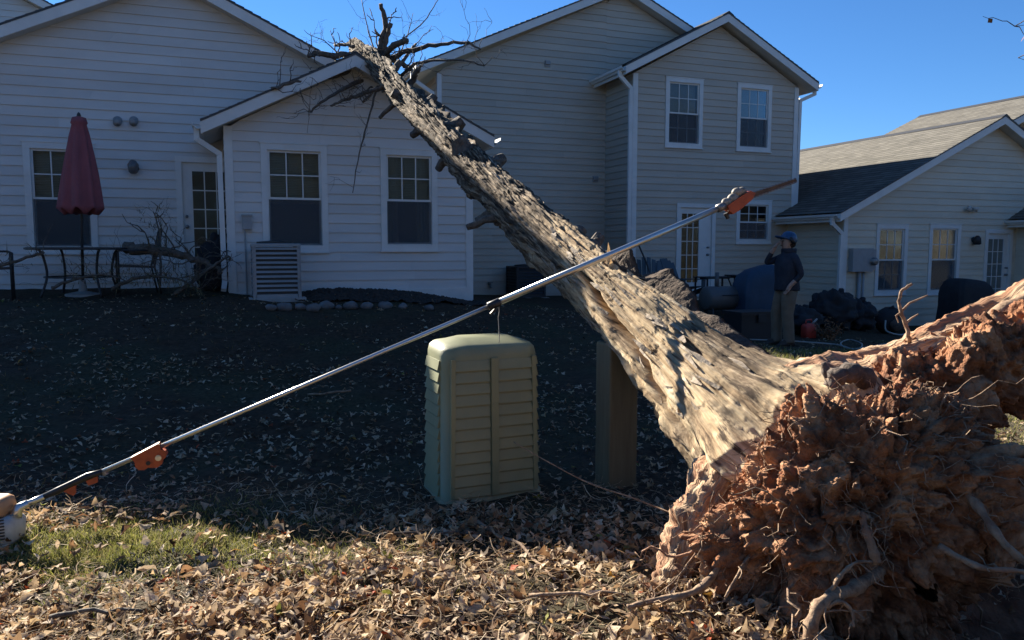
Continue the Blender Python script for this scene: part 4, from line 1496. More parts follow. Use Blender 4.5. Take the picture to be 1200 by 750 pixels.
def soil_mesh():
    nth, nph = 260, 380
    th = np.linspace(0.02, math.pi - 0.02, nth)          # 0 = towards the trunk
    ph = np.linspace(0, 2 * math.pi, nph, endpoint=False)
    T, P = np.meshgrid(th, ph, indexing='ij')
    ring = 0.60 + 0.10 * np.cos(P - R(120)) ** 2 + 0.05 * np.cos(3 * P + 0.5) + 0.14 * np.exp(-(np.angle(np.exp(1j * (P - R(-60)))) / .8) ** 2)
    box = np.stack([np.sin(T) ** .6 * np.cos(P), np.sin(T) ** .6 * np.sin(P), np.sign(np.cos(T)) * np.abs(np.cos(T)) ** .8], -1)
    thick = np.where(np.cos(T) > 0, 0.16, 0.46)
    loc = box * np.stack([ring, ring, thick], -1)
    nrm = box / np.linalg.norm(box, axis=-1, keepdims=True)
    n1 = fbm(loc * 2.6 + 3, 2, 101) - 0.5
    n2 = ridged(loc * 4.6 + 1, 3, 111) - 0.62
    n2b = np.abs(fbm(loc * 7.5, 2, 115) - .5)
    cell = vnoise(np.floor(loc * 16 + 1.6 * fbm(loc * 9, 2, 117)[..., None]) + .5, 119) - .5
    n3 = fbm(loc * 17, 3, 121) - 0.5
    n4 = fbm(loc * 48, 3, 131, 0.6) - 0.5
    k = 0.34 * n1 + 0.20 * n2 - 0.22 * np.clip(.07 - n2b, 0, 1) / .07 * .35 + 0.035 * cell + 0.15 * n3 + 0.07 * n4
    loc = loc + nrm * k[..., None]
    pos = np.array(SC) + loc[..., 0:1] * nE1 + loc[..., 1:2] * nE2 + loc[..., 2:3] * nAX
    ids = np.arange(nth * nph).reshape(nth, nph)
    nxt = np.roll(ids, -1, axis=1)
    Fq = np.stack([ids[:-1], ids[1:], nxt[1:], nxt[:-1]], -1).reshape(-1, 4)
    return pos.reshape(-1, 3), Fq, pos


sV, sF, spos = soil_mesh()
soil = fast_mesh('root_soil', sV, sF, M['clay'], tree, False)
soil['label'] = 'reddish clay clinging to the upturned roots'

# crumbled angular clods stuck to the plate
def shard(mb, c, r):
    c = Vector(c)
    dirs = [Vector((random.gauss(0, 1), random.gauss(0, 1), random.gauss(0, 1))).normalized() for _ in range(3)]
    u, v = dirs[0], dirs[0].cross(dirs[1]).normalized()
    w = u.cross(v)
    f = lambda: random.uniform(.55, 1.3)
    mb.add([c + u * r * f(), c - u * r * f(), c + v * r * f(), c - v * r * f(), c + w * r * f() * .8, c - w * r * f() * .8], [(0, 2, 4), (2, 1, 4), (1, 3, 4), (3, 0, 4), (2, 0, 5), (1, 2, 5), (3, 1, 5), (0, 3, 5)])


cl = MB()
for i in range(2600):
    a = random.uniform(0.5, 2.1)
    it = int(a / math.pi * 259)
    ip = random.randint(0, 379)
    shard(cl, spos[it, ip], random.choice((0.006, 0.008, 0.011, 0.015, 0.021)))
for i in range(160):
    x, y = 2.9 + random.gauss(0, 0.7), 2.6 + random.gauss(0, 0.45)
    r = random.choice((0.015, 0.02, 0.03, 0.045))
    shard(cl, (x, y, hz(x, y) + r * .4), r)
for i in range(1500):
    t_ = random.random()
    c_ = atD(980, 490, 3.95).lerp(atD(1230, 375, 4.1), t_)
    o_ = Vector((random.gauss(0, 1), random.gauss(0, 1), abs(random.gauss(0, 1)) + .2)).normalized()
    shard(cl, c_ + o_ * random.uniform(.15, .24) * (1 - .3 * t_), random.choice((0.006, 0.009, 0.013, 0.02, 0.028)))
tag(cl.build('clay_clods', M['clay'], tree), kind='stuff')


def root(px_pts, r0, r1, mt='root_brown', fibres=0, fl=0.3, lumpy=0.18, n=10):
    pts = poly_smooth([atD(*q) for q in px_pts], 7)
    k = len(pts)
    m = MB().tube(pts, [(r0 + (r1 - r0) * (i / (k - 1)) ** 0.8) * (1 + 0.18 * math.sin(i * 1.3)) for i in range(k)], n, True, lumpy).build('root', M[mt], tree, True)
    if fibres:
        f = MB()
        for i in range(fibres):
            q = pts[random.randint(k // 4, k - 1)]
            d = Vector((random.uniform(-1, 1), random.uniform(-1, 1), random.uniform(-1.2, 0.5))).normalized()
            ln = fl * random.uniform(.3, 1.1)
            f.tube(wander(q, q + d * ln, 6, 0.9), [0.004, 0.0036, 0.003, 0.0026, 0.002, 0.0018, 0.0012], 4, True)
        tag(f.build('root_fibre', M['root'], m), kind='stuff')
    return m


def big_root(px_pts, radii, seed, mt, name='root', nt_=72, step=0.010, fib=1.0, crumb=0.0):
    pts = poly_smooth([atD(*q) for q in px_pts], 40)
    P_ = np.array([tuple(p) for p in pts])
    seg = np.linalg.norm(np.diff(P_, axis=0), axis=1)
    cum = np.concatenate([[0], np.cumsum(seg)])
    L = cum[-1]
    ss = np.arange(0, L, step)
    C_ = np.stack([np.interp(ss, cum, P_[:, k]) for k in range(3)], -1)
    T_ = np.gradient(C_, axis=0)
    T_ /= np.linalg.norm(T_, axis=1)[:, None]
    a_ = np.cross(T_, np.array([0.1, 0.2, 1.0])); a_ /= np.linalg.norm(a_, axis=1)[:, None]
    b_ = np.cross(T_, a_)
    th = np.linspace(0, 2 * math.pi, nt_, endpoint=False)
    S, T = np.meshgrid(ss, th, indexing='ij')
    r = np.interp(S / L, np.linspace(0, 1, len(radii)), radii)
    cx, cy = np.cos(T + S * .8), np.sin(T + S * .8)
    r = r * (1 + .5 * (fbm(np.stack([cx * 1.3, cy * 1.3, S * 3 + seed], -1), 3, 700 + seed) - .5)
             + fib * .35 * (ridged(np.stack([cx * 3, cy * 3, S * 1.6 + seed], -1), 3, 710 + seed) - .6)
             + fib * .14 * (ridged(np.stack([cx * 9, cy * 9, S * 6 + seed], -1), 2, 720 + seed) - .6)
             + .10 * (fbm(np.stack([cx * 8, cy * 8, S * 30 + seed], -1), 2, 730 + seed) - .5))
    tail = np.clip((L - S) / .06, 0, 1) ** .5
    r = r * tail
    pos = C_[:, None, :] + r[..., None] * (np.cos(T)[..., None] * a_[:, None, :] + np.sin(T)[..., None] * b_[:, None, :])
    if crumb:
        nr_ = np.cos(T)[..., None] * a_[:, None, :] + np.sin(T)[..., None] * b_[:, None, :]
        cell = vnoise(np.floor(pos * 17 + 1.6 * fbm(pos * 9, 2, 750)[..., None]) + .5, 751) - .5
        k = .30 * (fbm(pos * 6, 3, 740) - .5) + .16 * (fbm(pos * 20, 3, 741) - .5) + .05 * cell + .05 * (fbm(pos * 55, 2, 742) - .5)
        pos = pos + nr_ * (crumb * k * tail)[..., None]
    n = len(ss)
    ids = np.arange(n * nt_).reshape(n, nt_)
    nxt = np.roll(ids, -1, axis=1)
    return fast_mesh(name, pos.reshape(-1, 3), np.stack([ids[:-1], nxt[:-1], nxt[1:], ids[1:]], -1).reshape(-1, 4), M[mt], tree, True, vec=np.stack([np.cos(T) * .35, np.sin(T) * .35, S], -1).reshape(-1, 3))


M['root_big'] = mat('clay_stained_root', (0.16, 0.075, 0.042), (0.56, 0.4, 0.25), 26, 0.92, 1.0, 60, (1, 1, 0.12), attr='bk', bdist=0.02, c3=(0.33, 0.16, 0.085), s3=7, lo=0.36, hi=0.6)
big_root([(910, 500, 4.0), (1000, 468, 4.05), (1090, 425, 4.1), (1160, 386, 4.15), (1270, 325, 4.25)], [.26, .22, .18, .14, .12], 1, 'root_big')
big_root([(930, 525, 3.85), (1010, 492, 3.85), (1090, 462, 3.84), (1160, 428, 3.88), (1270, 365, 3.95)], [.17, .20, .20, .17, .14], 2, 'clay', fib=.25, crumb=1.0, nt_=150, step=.006)
big_root([(890, 530, 3.8), (845, 585, 3.68), (810, 640, 3.6), (780, 700, 3.5), (765, 730, 3.45)], [.17, .14, .11, .06, .04], 3, 'root_big', crumb=.5)
big_root([(1020, 520, 3.5), (1100, 545, 3.3), (1150, 600, 3.2), (1170, 680, 3.1)], [.14, .12, .09, .05], 5, 'clay', fib=.5, crumb=.8, nt_=110, step=.008)
big_root([(960, 560, 3.6), (1040, 535, 3.58), (1110, 512, 3.6), (1165, 482, 3.7)], [.15, .17, .14, .06], 8, 'clay', fib=.3, crumb=1.0, nt_=120, step=.008)
root([(1130, 395, 4.05), (1185, 362, 4.08), (1230, 338, 4.1)], 0.05, 0.045, 'root', 0, 0.3, 0.1, 10)
root([(900, 540, 3.7), (880, 590, 3.55), (870, 640, 3.5), (850, 690, 3.4)], 0.09, 0.03, 'root_brown', 10, 0.25, 0.2)
root([(1030, 670, 3.15), (1000, 690, 3.0), (965, 705, 2.92), (950, 735, 2.9), (945, 765, 2.9)], 0.028, 0.022, 'root', 12, 0.18)
root([(970, 700, 2.95), (985, 675, 2.93), (1002, 660, 2.95), (1022, 658, 2.98)], 0.012, 0.004, 'root', 5, 0.1)
root([(968, 712, 2.92), (985, 705, 2.9), (998, 716, 2.9), (1000, 735, 2.88)], 0.010, 0.005, 'root', 3, 0.08)
root([(920, 615, 3.35), (960, 607, 3.2), (1005, 603, 3.1), (1022, 610, 3.1)], 0.009, 0.012, 'root', 8, 0.12)
root([(1008, 600, 3.1), (1018, 630, 3.05), (1028, 660, 3.05)], 0.014, 0.02, 'root_brown', 4, 0.12)
root([(885, 640, 3.3), (868, 668, 3.2), (850, 700, 3.15)], 0.010, 0.006, 'root', 3, 0.1)
root([(810, 680, 3.35), (797, 720, 3.3), (790, 748, 3.25)], 0.008, 0.005, 'root', 4, 0.14)
root([(842, 678, 3.3), (836, 710, 3.25), (828, 752, 3.2)], 0.008, 0.006, 'root', 2, 0.1)
root([(990, 500, 3.75), (975, 455, 3.7), (965, 425, 3.7)], 0.05, 0.012, 'bark_dark', 0)
root([(1020, 470, 3.75), (1010, 440, 3.6), (985, 440, 3.55), (975, 455, 3.55)], 0.05, 0.04, 'bark_dark', 0)
root([(900, 440, 4.1), (950, 448, 3.8), (1000, 470, 3.6), (1020, 505, 3.5)], 0.018, 0.008, 'root_brown', 6, 0.2)
root([(1058, 500, 3.45), (1080, 480, 3.4), (1100, 455, 3.45)], 0.009, 0.006, 'root', 4, 0.15)
root([(1030, 520, 3.4), (1060, 495, 3.35), (1085, 450, 3.4)], 0.009, 0.006, 'root', 5, 0.15)
root([(1160, 610, 3.2), (1170, 575, 3.2), (1182, 555, 3.2)], 0.018, 0.016, 'root_brown', 3, 0.15)
root([(1148, 540, 3.3), (1160, 527, 3.3), (1185, 520, 3.3)], 0.010, 0.006, 'root', 2, 0.12)
root([(1120, 560, 3.2), (1150, 600, 3.05), (1180, 640, 2.95), (1230, 680, 2.9)], 0.02, 0.012, 'root_brown', 6, 0.2)
root([(1100, 640, 3.0), (1150, 665, 2.9), (1200, 670, 2.9), (1260, 690, 2.9)], 0.014, 0.008, 'root_brown', 5, 0.2)
root([(860, 640, 3.35), (820, 690, 3.25), (760, 705, 3.2), (735, 712, 3.2)], 0.02, 0.010, 'root', 8, 0.15)
for i in range(60):
    it = random.randint(80, 225)
    ip = random.randint(0, 379)
    p = Vector(spos[it, ip])
    if p.z < 0.05: continue
    o = (p - SC).normalized()
    ln = random.uniform(0.12, 0.45)
    w = wander(p - o * 0.05, p + (o * 0.6 + Vector((random.uniform(-.6, .6), random.uniform(-.6, .6), random.uniform(-.9, .3)))).normalized() * ln, 8, 0.7)
    r0 = random.choice((0.003, 0.004, 0.005, 0.008))
    MB().tube(w, [r0 * (1 - 0.7 * q / 8) for q in range(9)], 6, True, 0.1).build('root', M[random.choice(('root', 'root_brown'))], tree, True)
# matted hair roots
hr = MB()
for i in range(2000):
    it = random.randint(30, 235)
    ip = random.randint(0, 379)
    p = Vector(spos[it, ip])
    d = Vector((random.uniform(-1, 1), random.uniform(-1, 1), random.uniform(-1, 0.6))).normalized()
    hr.tube(wander(p, p + d * random.uniform(0.04, 0.17), 4, 0.9), [0.0025, 0.0022, 0.0018, 0.0014, 0.001], 3, False)
tag(hr.build('hair_roots', M['root'], tree), kind='stuff')
# thin bent shoot standing on the root plate
sh = branch(tree, [atD(1065, 400, 4.0), atD(1062, 380, 4.0), atD(1054, 362, 4.0), atD(1056, 342, 4.0), atD(1068, 333, 4.0)], 0.012, 0.006, 0, mt='root', name='shoot')
for q in ([(1057, 364, 4.0), (1066, 355, 4.0), (1087, 346, 4.0)], [(1062, 378, 4.0), (1068, 373, 4.0), (1076, 368, 4.0)], [(1056, 366, 4.0), (1050, 370, 4.0), (1053, 378, 4.0)]):
    MB().tube([atD(*a) for a in q], [0.006, 0.005, 0.003], 6).build('twig', M['root'], sh)
# long pale root whip reaching across the cabinet front
w = poly_smooth([atD(*q) for q in ((830, 620, 3.6), (800, 607, 3.8), (740, 583, 4.0), (690, 566, 4.15), (640, 540, 4.25), (602, 518, 4.35))], 6)
MB().tube(w, [0.006 - 0.004 * i / (len(w) - 1) for i in range(len(w))], 6).build('root', M['root'], tree, True)

# ------------------------------------------------------------------ green utility cabinet
def rrect(w, d, r, n=6):
    pts = []
    for cx, cy, a0 in ((w / 2 - r, d / 2 - r, 0), (-w / 2 + r, d / 2 - r, 90), (-w / 2 + r, -d / 2 + r, 180), (w / 2 - r, -d / 2 + r, 270)):
        for k in range(n + 1):
            a = R(a0 + 90 * k / n)
            pts.append((cx + r * math.cos(a), cy + r * math.sin(a)))
    return pts


CB = Vector((1.56, 4.80, 0))
CROT = Matrix.Rotation(R(2.5), 4, 'Z')
zb0 = hz(1.56, 4.8) - 0.05
cab = thing('utility_cabinet', (CB.x, CB.y, zb0), 'olive green louvred plastic utility cabinet standing in the leafy shade', 'utility box')


def cp(x, y, z): return CB + CROT @ Vector((x, y, 0)) + Vector((0, 0, z))


def loft(mb, rings, cap=True):
    base = len(mb.v)
    n = len(rings[0])
    for rg in rings: mb.v += [Vector(p) for p in rg]
    for i in range(len(rings) - 1):
        for k in range(n):
            k2 = (k + 1) % n
            mb.f.append([base + i * n + k, base + i * n + k2, base + (i + 1) * n + k2, base + (i + 1) * n + k])
    if cap:
        mb.f.append([base + k for k in range(n)][::-1])
        mb.f.append([base + (len(rings) - 1) * n + k for k in range(n)])


HC = 1.08
def cab_size(z):
    t = z / HC
    return 0.715 - 0.03 * t, 0.49 - 0.03 * t


prof = [(0.0, 0.0, .05), (0.06, 0.0, .05), (0.065, -0.012, .05), (0.90, -0.012, .06), (0.985, -0.014, .06), (1.02, -0.02, .065), (1.042, -0.038, .07), (1.053, -0.075, .08), (HC, -0.16, .08)]
body = MB()
rings = []
for (z, ins, rr) in prof:
    w, d = cab_size(z)
    w, d = w + 2 * ins, d + 2 * ins
    rings.append([cp(x, y, zb0 + z + 0.012 * (y / 0.25) * (1 if z > .9 else 0)) for x, y in rrect(w, d, min(rr + .045, d * 0.45, w * .45))])
loft(body, rings)
body.build('body', M['green_box'], cab, True)
# lid rim
lidm = MB()
for (z0_, z1_) in ((0.905, 0.925),):
    w, d = cab_size(z0_)
    loft(lidm, [[cp(x, y, zb0 + z) for x, y in rrect(w + 0.006, d + 0.006, 0.065)] for z in (z0_, z1_)])
lidm = None
# louvres on the front: two columns, and on the left flank
nr = 12
for side in (-1, 1):
    for j in range(nr):
        z0_, z1_ = 0.08 + j * 0.0735, 0.08 + (j + 1) * 0.0735 - 0.012
        w0, d0 = cab_size(z0_)
        w1, d1 = cab_size(z1_)
        if side < 0: xa0, xb0, xa1, xb1 = -w0 / 2 + 0.085, -0.028, -w1 / 2 + 0.085, -0.028
        else: xa0, xb0, xa1, xb1 = 0.028, w0 / 2 - 0.085, 0.028, w1 / 2 - 0.085
        y0_, y1_ = -d0 / 2 + 0.012, -d1 / 2 + 0.012
        MB().hexa([cp(xa0, y0_, zb0 + z0_), cp(xb0, y0_, zb0 + z0_), cp(xb0, y0_ - 0.017, zb0 + z0_), cp(xa0, y0_ - 0.017, zb0 + z0_),
                   cp(xa1, y1_, zb0 + z1_), cp(xb1, y1_, zb0 + z1_), cp(xb1, y1_ - 0.003, zb0 + z1_), cp(xa1, y1_ - 0.003, zb0 + z1_)]).build('louver', M['green_box'], cab)
for j in range(nr):
    z0_, z1_ = 0.08 + j * 0.0735, 0.08 + (j + 1) * 0.0735 - 0.012
    w0, d0 = cab_size(z0_)
    w1, d1 = cab_size(z1_)
    for s in (-1, 1):
        x0_, x1_ = s * (w0 / 2 - 0.012), s * (w1 / 2 - 0.012)
        MB().hexa([cp(x0_, -d0 / 2 + .095, zb0 + z0_), cp(x0_, d0 / 2 - .095, zb0 + z0_), cp(x0_ + s * .016, d0 / 2 - .095, zb0 + z0_), cp(x0_ + s * .016, -d0 / 2 + .095, zb0 + z0_),
                   cp(x1_, -d1 / 2 + .095, zb0 + z1_), cp(x1_, d1 / 2 - .095, zb0 + z1_), cp(x1_ + s * .003, d1 / 2 - .095, zb0 + z1_), cp(x1_ + s * .003, -d1 / 2 + .095, zb0 + z1_)]).build('louver', M['green_box'], cab)
w0, d0 = cab_size(0.08)
w1, d1 = cab_size(0.96)
MB().hexa([cp(-.024, -d0 / 2 + .013, zb0 + .08), cp(.024, -d0 / 2 + .013, zb0 + .08), cp(.024, -d0 / 2 - .014, zb0 + .08), cp(-.024, -d0 / 2 - .014, zb0 + .08),
           cp(-.024, -d1 / 2 + .013, zb0 + .962), cp(.024, -d1 / 2 + .013, zb0 + .962), cp(.024, -d1 / 2 - .014, zb0 + .962), cp(-.024, -d1 / 2 - .014, zb0 + .962)]).build('centre_rib', M['green_box'], cab)
for s in (-1, 1):
    xo0, xo1 = s * (w0 / 2 - 0.07), s * (w1 / 2 - 0.07)
    MB().hexa([cp(xo0 - .014, -d0 / 2 + .013, zb0 + .08), cp(xo0 + .014, -d0 / 2 + .013, zb0 + .08), cp(xo0 + .014, -d0 / 2 - .006, zb0 + .08), cp(xo0 - .014, -d0 / 2 - .006, zb0 + .08),
               cp(xo1 - .014, -d1 / 2 + .013, zb0 + .962), cp(xo1 + .014, -d1 / 2 + .013, zb0 + .962), cp(xo1 + .014, -d1 / 2 - .006, zb0 + .962), cp(xo1 - .014, -d1 / 2 - .006, zb0 + .962)]).build('edge_rib', M['green_box'], cab)

# timber post under the trunk
pz = hz(2.43, 4.55)
po = MB()
ps = 0.106
rings = []
for z in (pz - 0.15, pz + 0.2, pz + 0.5, pz + 0.97, pz + 0.985):
    ins = 0.012 if z > pz + 0.98 else 0
    rings.append([(2.44 + x, 4.56 + y, z) for x, y in rrect(2 * ps - ins, 2 * ps - ins, 0.012, 2)])
loft(po, rings)
pt_ = po.build('timber_post', M['post'])
tag(pt_, 'square brown timber post standing under the leaning trunk', 'post')

# ------------------------------------------------------------------ pole saw leaning on the trunk
Q0 = atD(105, 559, 4.28)
pc = on_trunk(0, 0, 0)
Q1 = atD(690, 309, 5.0)
dirp = (Q1 - Q0).normalized()


def along_px(px):
    # point of the shaft line whose image falls on column px
    best = None
    lo, hi = -1.5, 7.0
    for _ in range(50):
        m_ = (lo + hi) / 2
        v = Q0 + dirp * m_ - CAM
        x = 600 + F_PX * v.dot(rt) / v.dot(fw)
        if x < px: lo = m_
        else: hi = m_
    return Q0 + dirp * lo


saw = thing('pole_saw', (Q0.x, Q0.y, 0), 'long telescopic pole saw with orange guards resting across the trunk', 'pole saw')
nside = dirp.cross(Vector((0, 0, 1))).normalized()          # towards the camera
if nside.dot(CAM - Q0) < 0: nside = -nside
nup = nside.cross(dirp)
if nup.z < 0: nup = -nup
a, b, c = along_px(30), along_px(580), along_px(842)
MB().tube([along_px(120), b], 0.0135, 14).build('inner_shaft', M['steel'], saw, True)
MB().tube([b - dirp * 0.02, c], 0.021, 16).build('outer_shaft', M['steel'], saw, True)
MB().tube([b - dirp * 0.05, b - dirp * 0.045, b + dirp * 0.03, b + dirp * 0.035], [0.018, 0.026, 0.027, 0.022], 14).build('shaft_clamp', M['black'], saw, True)
MB().beam(b - nup * 0.03, b - nup * 0.05 - dirp * 0.05, 0.02, 0.015).build('clamp_lever', M['black'], saw)
g0, g1 = along_px(52), along_px(120)
MB().tube([g0, g0.lerp(g1, .25), g0.lerp(g1, .5) + nup * .006, g0.lerp(g1, .75) + nup * .008, g1], [0.016, 0.02, 0.017, 0.021, 0.015], 12).build('grip', M['black'], saw, True)
MB().tube([along_px(22), along_px(52)], 0.016, 12).build('handle_tube', M['steel'], saw, True)
tg = along_px(88)
MB().prism([tg - nup * .01 + nside * .01, tg - nup * .055 - dirp * .02 + nside * .01, tg - nup * .06 - dirp * .035 + nside * .01, tg - nup * .012 - dirp * .07 + nside * .01], -nside * .02).build('throttle_trigger', M['orange'], saw)
tg = along_px(100)
MB().prism([tg - nup * .012 + nside * .01, tg - nup * .04 + nside * .01, tg - nup * .045 + dirp * .05 + nside * .01, tg - nup * .012 + dirp * .06 + nside * .01], -nside * .02).build('lockout_switch', M['orange'], saw)
kk = along_px(122)
MB().tube([kk - nup * .0, kk - nup * .025], 0.016, 10).build('shaft_knob', M['steel_dark'], saw)
# orange hook plate on the shaft
h0, h1 = along_px(155), along_px(189)
pl_ = [h0 + nup * .012, h1 + nup * .026, h1 + nup * .02, h1 - dirp * .005 - nup * .012, h1 + dirp * .012 - nup * .03, h1 + dirp * .014 - nup * .05, h1 - dirp * .002 - nup * .066, h1 - dirp * .02 - nup * .07, h1 - dirp * .03 - nup * .09, h1 - dirp * .06 - nup * .1, h1 - dirp * .085 - nup * .09, h0 + dirp * .06 - nup * .078, h0 + dirp * .035 - nup * .083, h0 + dirp * .01 - nup * .07, h0 + dirp * .0 - nup * .05, h0 + dirp * .008 - nup * .02]
MB().prism([q + nside * .025 for q in pl_], -nside * .05).build('guard_plate', M['orange'], saw)
MB().lathe(h1 - dirp * .035 - nup * .05 + nside * .024, [(.017, 0), (.017, .006), (.008, .007)], 12, nside).build('guard_bolt', M['steel'], saw)
MB().lathe(h0 + dirp * .07 - nup * .055 + nside * .024, [(.012, 0), (.012, .005)], 12, nside).build('guard_bolt', M['black'], saw)
# cord hanging from the clamp
hh = b + dirp * 0.02
MB().tube(wander(hh - nup * .02, hh + Vector((0, 0, -0.26)), 6, 0.12), 0.003, 5).build('hanging_cord', M['steel_dark'], saw)
# power head resting on the ground
eg = along_px(2)
ez = hz(eg.x, eg.y)
ec_ = Vector((eg.x - 0.02, eg.y, 0))
top = eg.z
eng = MB()
rings = []
for (z, sc) in ((ez - .01, .7), (ez + .03, .95), (ez + .12, 1.0), (top - .02, .92), (top + .0, .8)):
    rings.append([ec_ + rt * (x * sc) + Vector((fw.x, fw.y, 0)) * (y * sc) + Vector((0, 0, z)) for x, y in rrect(0.23, 0.2, 0.05, 4)])
loft(eng, rings)
eng.build('engine_housing', M['offwhite'], saw, True)
ov = MB()
rings = []
for (z, sc) in ((top - .005, .9), (top + .045, .95), (top + .085, .88), (top + .10, .7)):
    rings.append([ec_ - rt * .03 + rt * (x * sc) + Vector((fw.x, fw.y, 0)) * (y * sc) + Vector((0, 0, z)) for x, y in rrect(0.2, 0.18, 0.028, 3)])
loft(ov, rings)
ov.build('engine_cover', mat('amber_cover', (0.55, 0.3, 0.14), (0.45, 0.22, 0.1), 10, 0.5), saw, True)
for i in range(8):
    zz = ez + 0.05 + i * 0.017
    p = ec_ + rt * 0.055 - Vector((fw.x, fw.y, 0)) * 0.101
    MB().beam(p + Vector((0, 0, zz)) - rt * 0.03, p + Vector((0, 0, zz + 0.012)) + rt * 0.045, 0.006, 0.007).build('cooling_slot', M['black'], saw)
MB().tube([ec_ + rt * .1 + Vector((0, 0, top - .01)), along_px(22), along_px(34)], [0.03, 0.026, 0.02], 12).build('clutch_neck', M['steel'], saw, True)
# cutting head
h = c
g = MB()
for (t, u, r) in ((0.02, 0.0, .03), (0.07, 0.012, .04), (0.13, 0.02, .045), (0.17, 0.05, .04), (0.21, 0.045, .035)):
    g.blob(h + dirp * t + nup * u, (r, r * .8, r * .85), int(t * 100), 9, 14, 0.12)
g.build('gearbox', mat('scuffed_casting', (0.16, 0.14, 0.11), (0.36, 0.32, 0.26), 40, 0.6), saw, True)
MB().tube([h - dirp * .01, h + dirp * .05], [0.027, 0.03], 12).build('gear_collar', M['steel_dark'], saw, True)
op = [h + dirp * .05 - nup * .035, h + dirp * .05 + nup * .0, h + dirp * .16 + nup * .02, h + dirp * .25 + nup * .03, h + dirp * .28 + nup * .0, h + dirp * .24 - nup * .03, h + dirp * .12 - nup * .065, h + dirp * .07 - nup * .07]
MB().prism([q + nside * .04 for q in op], -nside * .06).build('sprocket_cover', M['orange'], saw)
MB().tube([h + dirp * .04 - nup * .05, h + dirp * .045 - nup * .09], [.018, .014], 8).build('branch_hook', M['black'], saw)
tip = atD(933, 211, (Q0 + dirp * 6 - CAM).dot(fw) * 0 + (along_px(930) - CAM).dot(fw))
bd = (tip - h).normalized()
s0 = h + dirp * .2 - nup * .005
bw = nside.cross(bd).normalized()
MB().prism([s0 - bw * .015, s0 + bw * .015, tip + bw * .010 - bd * .01, tip + bw * .005, tip - bw * .008, tip - bw * .018 - bd * .01], nside * .006).build('guide_bar', M['rust_bar'] if 'rust_bar' in M else mat('oiled_bar', (0.06, 0.036, 0.025), (0.12, 0.075, 0.05), 30, 0.5, metal=0.3), saw)
for s in (-1, 1):
    ch = MB()
    q0, q1 = s0 + bw * .016 * s + nside * .003, tip + bw * .010 * s + nside * .003
    n = 34
    pts = [q0.lerp(q1, i / n) + bw * s * (.004 if i % 2 else 0) for i in range(n + 1)]
    ch.tube(pts, 0.005, 5)
    ch.build('chain', M['steel_dark'], saw)

# ------------------------------------------------------------------ things along the left house
cx0, cx1 = onY(295, 300, 11.75).x, onY(351, 300, 11.75).x
gz = hz((cx0 + cx1) / 2, 11.9)


def condenser(x0, x1, y0, y1, z0, h, label, m_body, rows):
    t = thing('air_conditioner', ((x0 + x1) / 2, (y0 + y1) / 2, z0), label, 'air conditioner')
    MB().box(x0 - .06, x1 + .06, y0 - .06, y1 + .06, z0 - 0.15, z0 + .02).build('pad', M['concrete'], t)
    MB().box(x0 + .03, x1 - .03, y0 + .03, y1 - .03, z0 + .03, z0 + h - .05).build('coil', M['metal_dark'], t)
    for (x, y) in ((x0, y0), (x1 - .05, y0), (x0, y1 - .05), (x1 - .05, y1 - .05)):
        MB().box(x, x + .05, y, y + .05, z0 + .021, z0 + h - .04).build('corner_post', m_body, t)
    tm = MB()
    loft(tm, [[((x0 + x1) / 2 + x, (y0 + y1) / 2 + y, z) for x, y in rrect(x1 - x0 + a, y1 - y0 + a, .05)] for z, a in ((z0 + h - .04, .02), (z0 + h - .01, .02), (z0 + h, -.02))])
    tm.build('top_cover', m_body, t)
    MB().lathe(((x0 + x1) / 2, (y0 + y1) / 2, z0 + h + .001), [(.26, 0), (.26, .025), (.22, .03), (.06, .045), (.03, .05)], 24).build('fan_guard', M['dark_metal'], t)
    tm = MB()
    loft(tm, [[((x0 + x1) / 2 + x, (y0 + y1) / 2 + y, z) for x, y in rrect(x1 - x0, y1 - y0, .04)] for z in (z0 + .02, z0 + .07)])
    tm.build('base_pan', m_body, t)
    for j in range(rows):
        zz = z0 + .11 + (h - .2) * j / (rows - 1)
        lv = MB()
        for (p, q, n) in (((x0, y0), (x1, y0), (0, -1)), ((x0, y1), (x0, y0), (-1, 0)), ((x1, y0), (x1, y1), (1, 0))):
            a, b = Vector((p[0], p[1], zz)), Vector((q[0], q[1], zz))
            o = Vector((n[0], n[1], 0))
            lv.hexa([a - o * .0, b - o * .0, b + o * .004, a + o * .004, a - o * .028 + Vector((0, 0, .03)), b - o * .028 + Vector((0, 0, .03)), b - o * .022 + Vector((0, 0, .034)), a - o * .022 + Vector((0, 0, .034))])
        lv.build('louver', m_body, t)
    return t


condenser(cx0, cx1, 11.55, 12.25, gz, 0.80, 'grey louvred air conditioner beside the mulch bed of the white house', M['metal_grey'], 10)
c2 = onY(600, 330, 16.2)
condenser(c2.x, c2.x + 0.7, 15.9, 16.6, 0.5, 0.72, 'dark air conditioner behind the trunk against the two storey wall', M['dark_metal'], 9)

# edging stones
for i, (px, w_) in enumerate(((318, 13), (334, 18), (352, 12), (367, 17), (383, 18), (397, 9), (411, 17), (430, 15), (452, 17), (472, 12), (503, 12))):
    p = onG(px, 362 - (px - 330) * 0.006)
    r = w_ * 11.0 / 900 / 2
    tag(MB().blob((p.x, p.y, p.z + r * .35), (r, r * .8, r * .62), i + 5, 9, 12, 0.35, 1.4).build('edging_stone', M['stone'], None, True), 'rounded grey stone in the low edging of the mulch bed', 'stone', 'edging stones of the mulch bed')

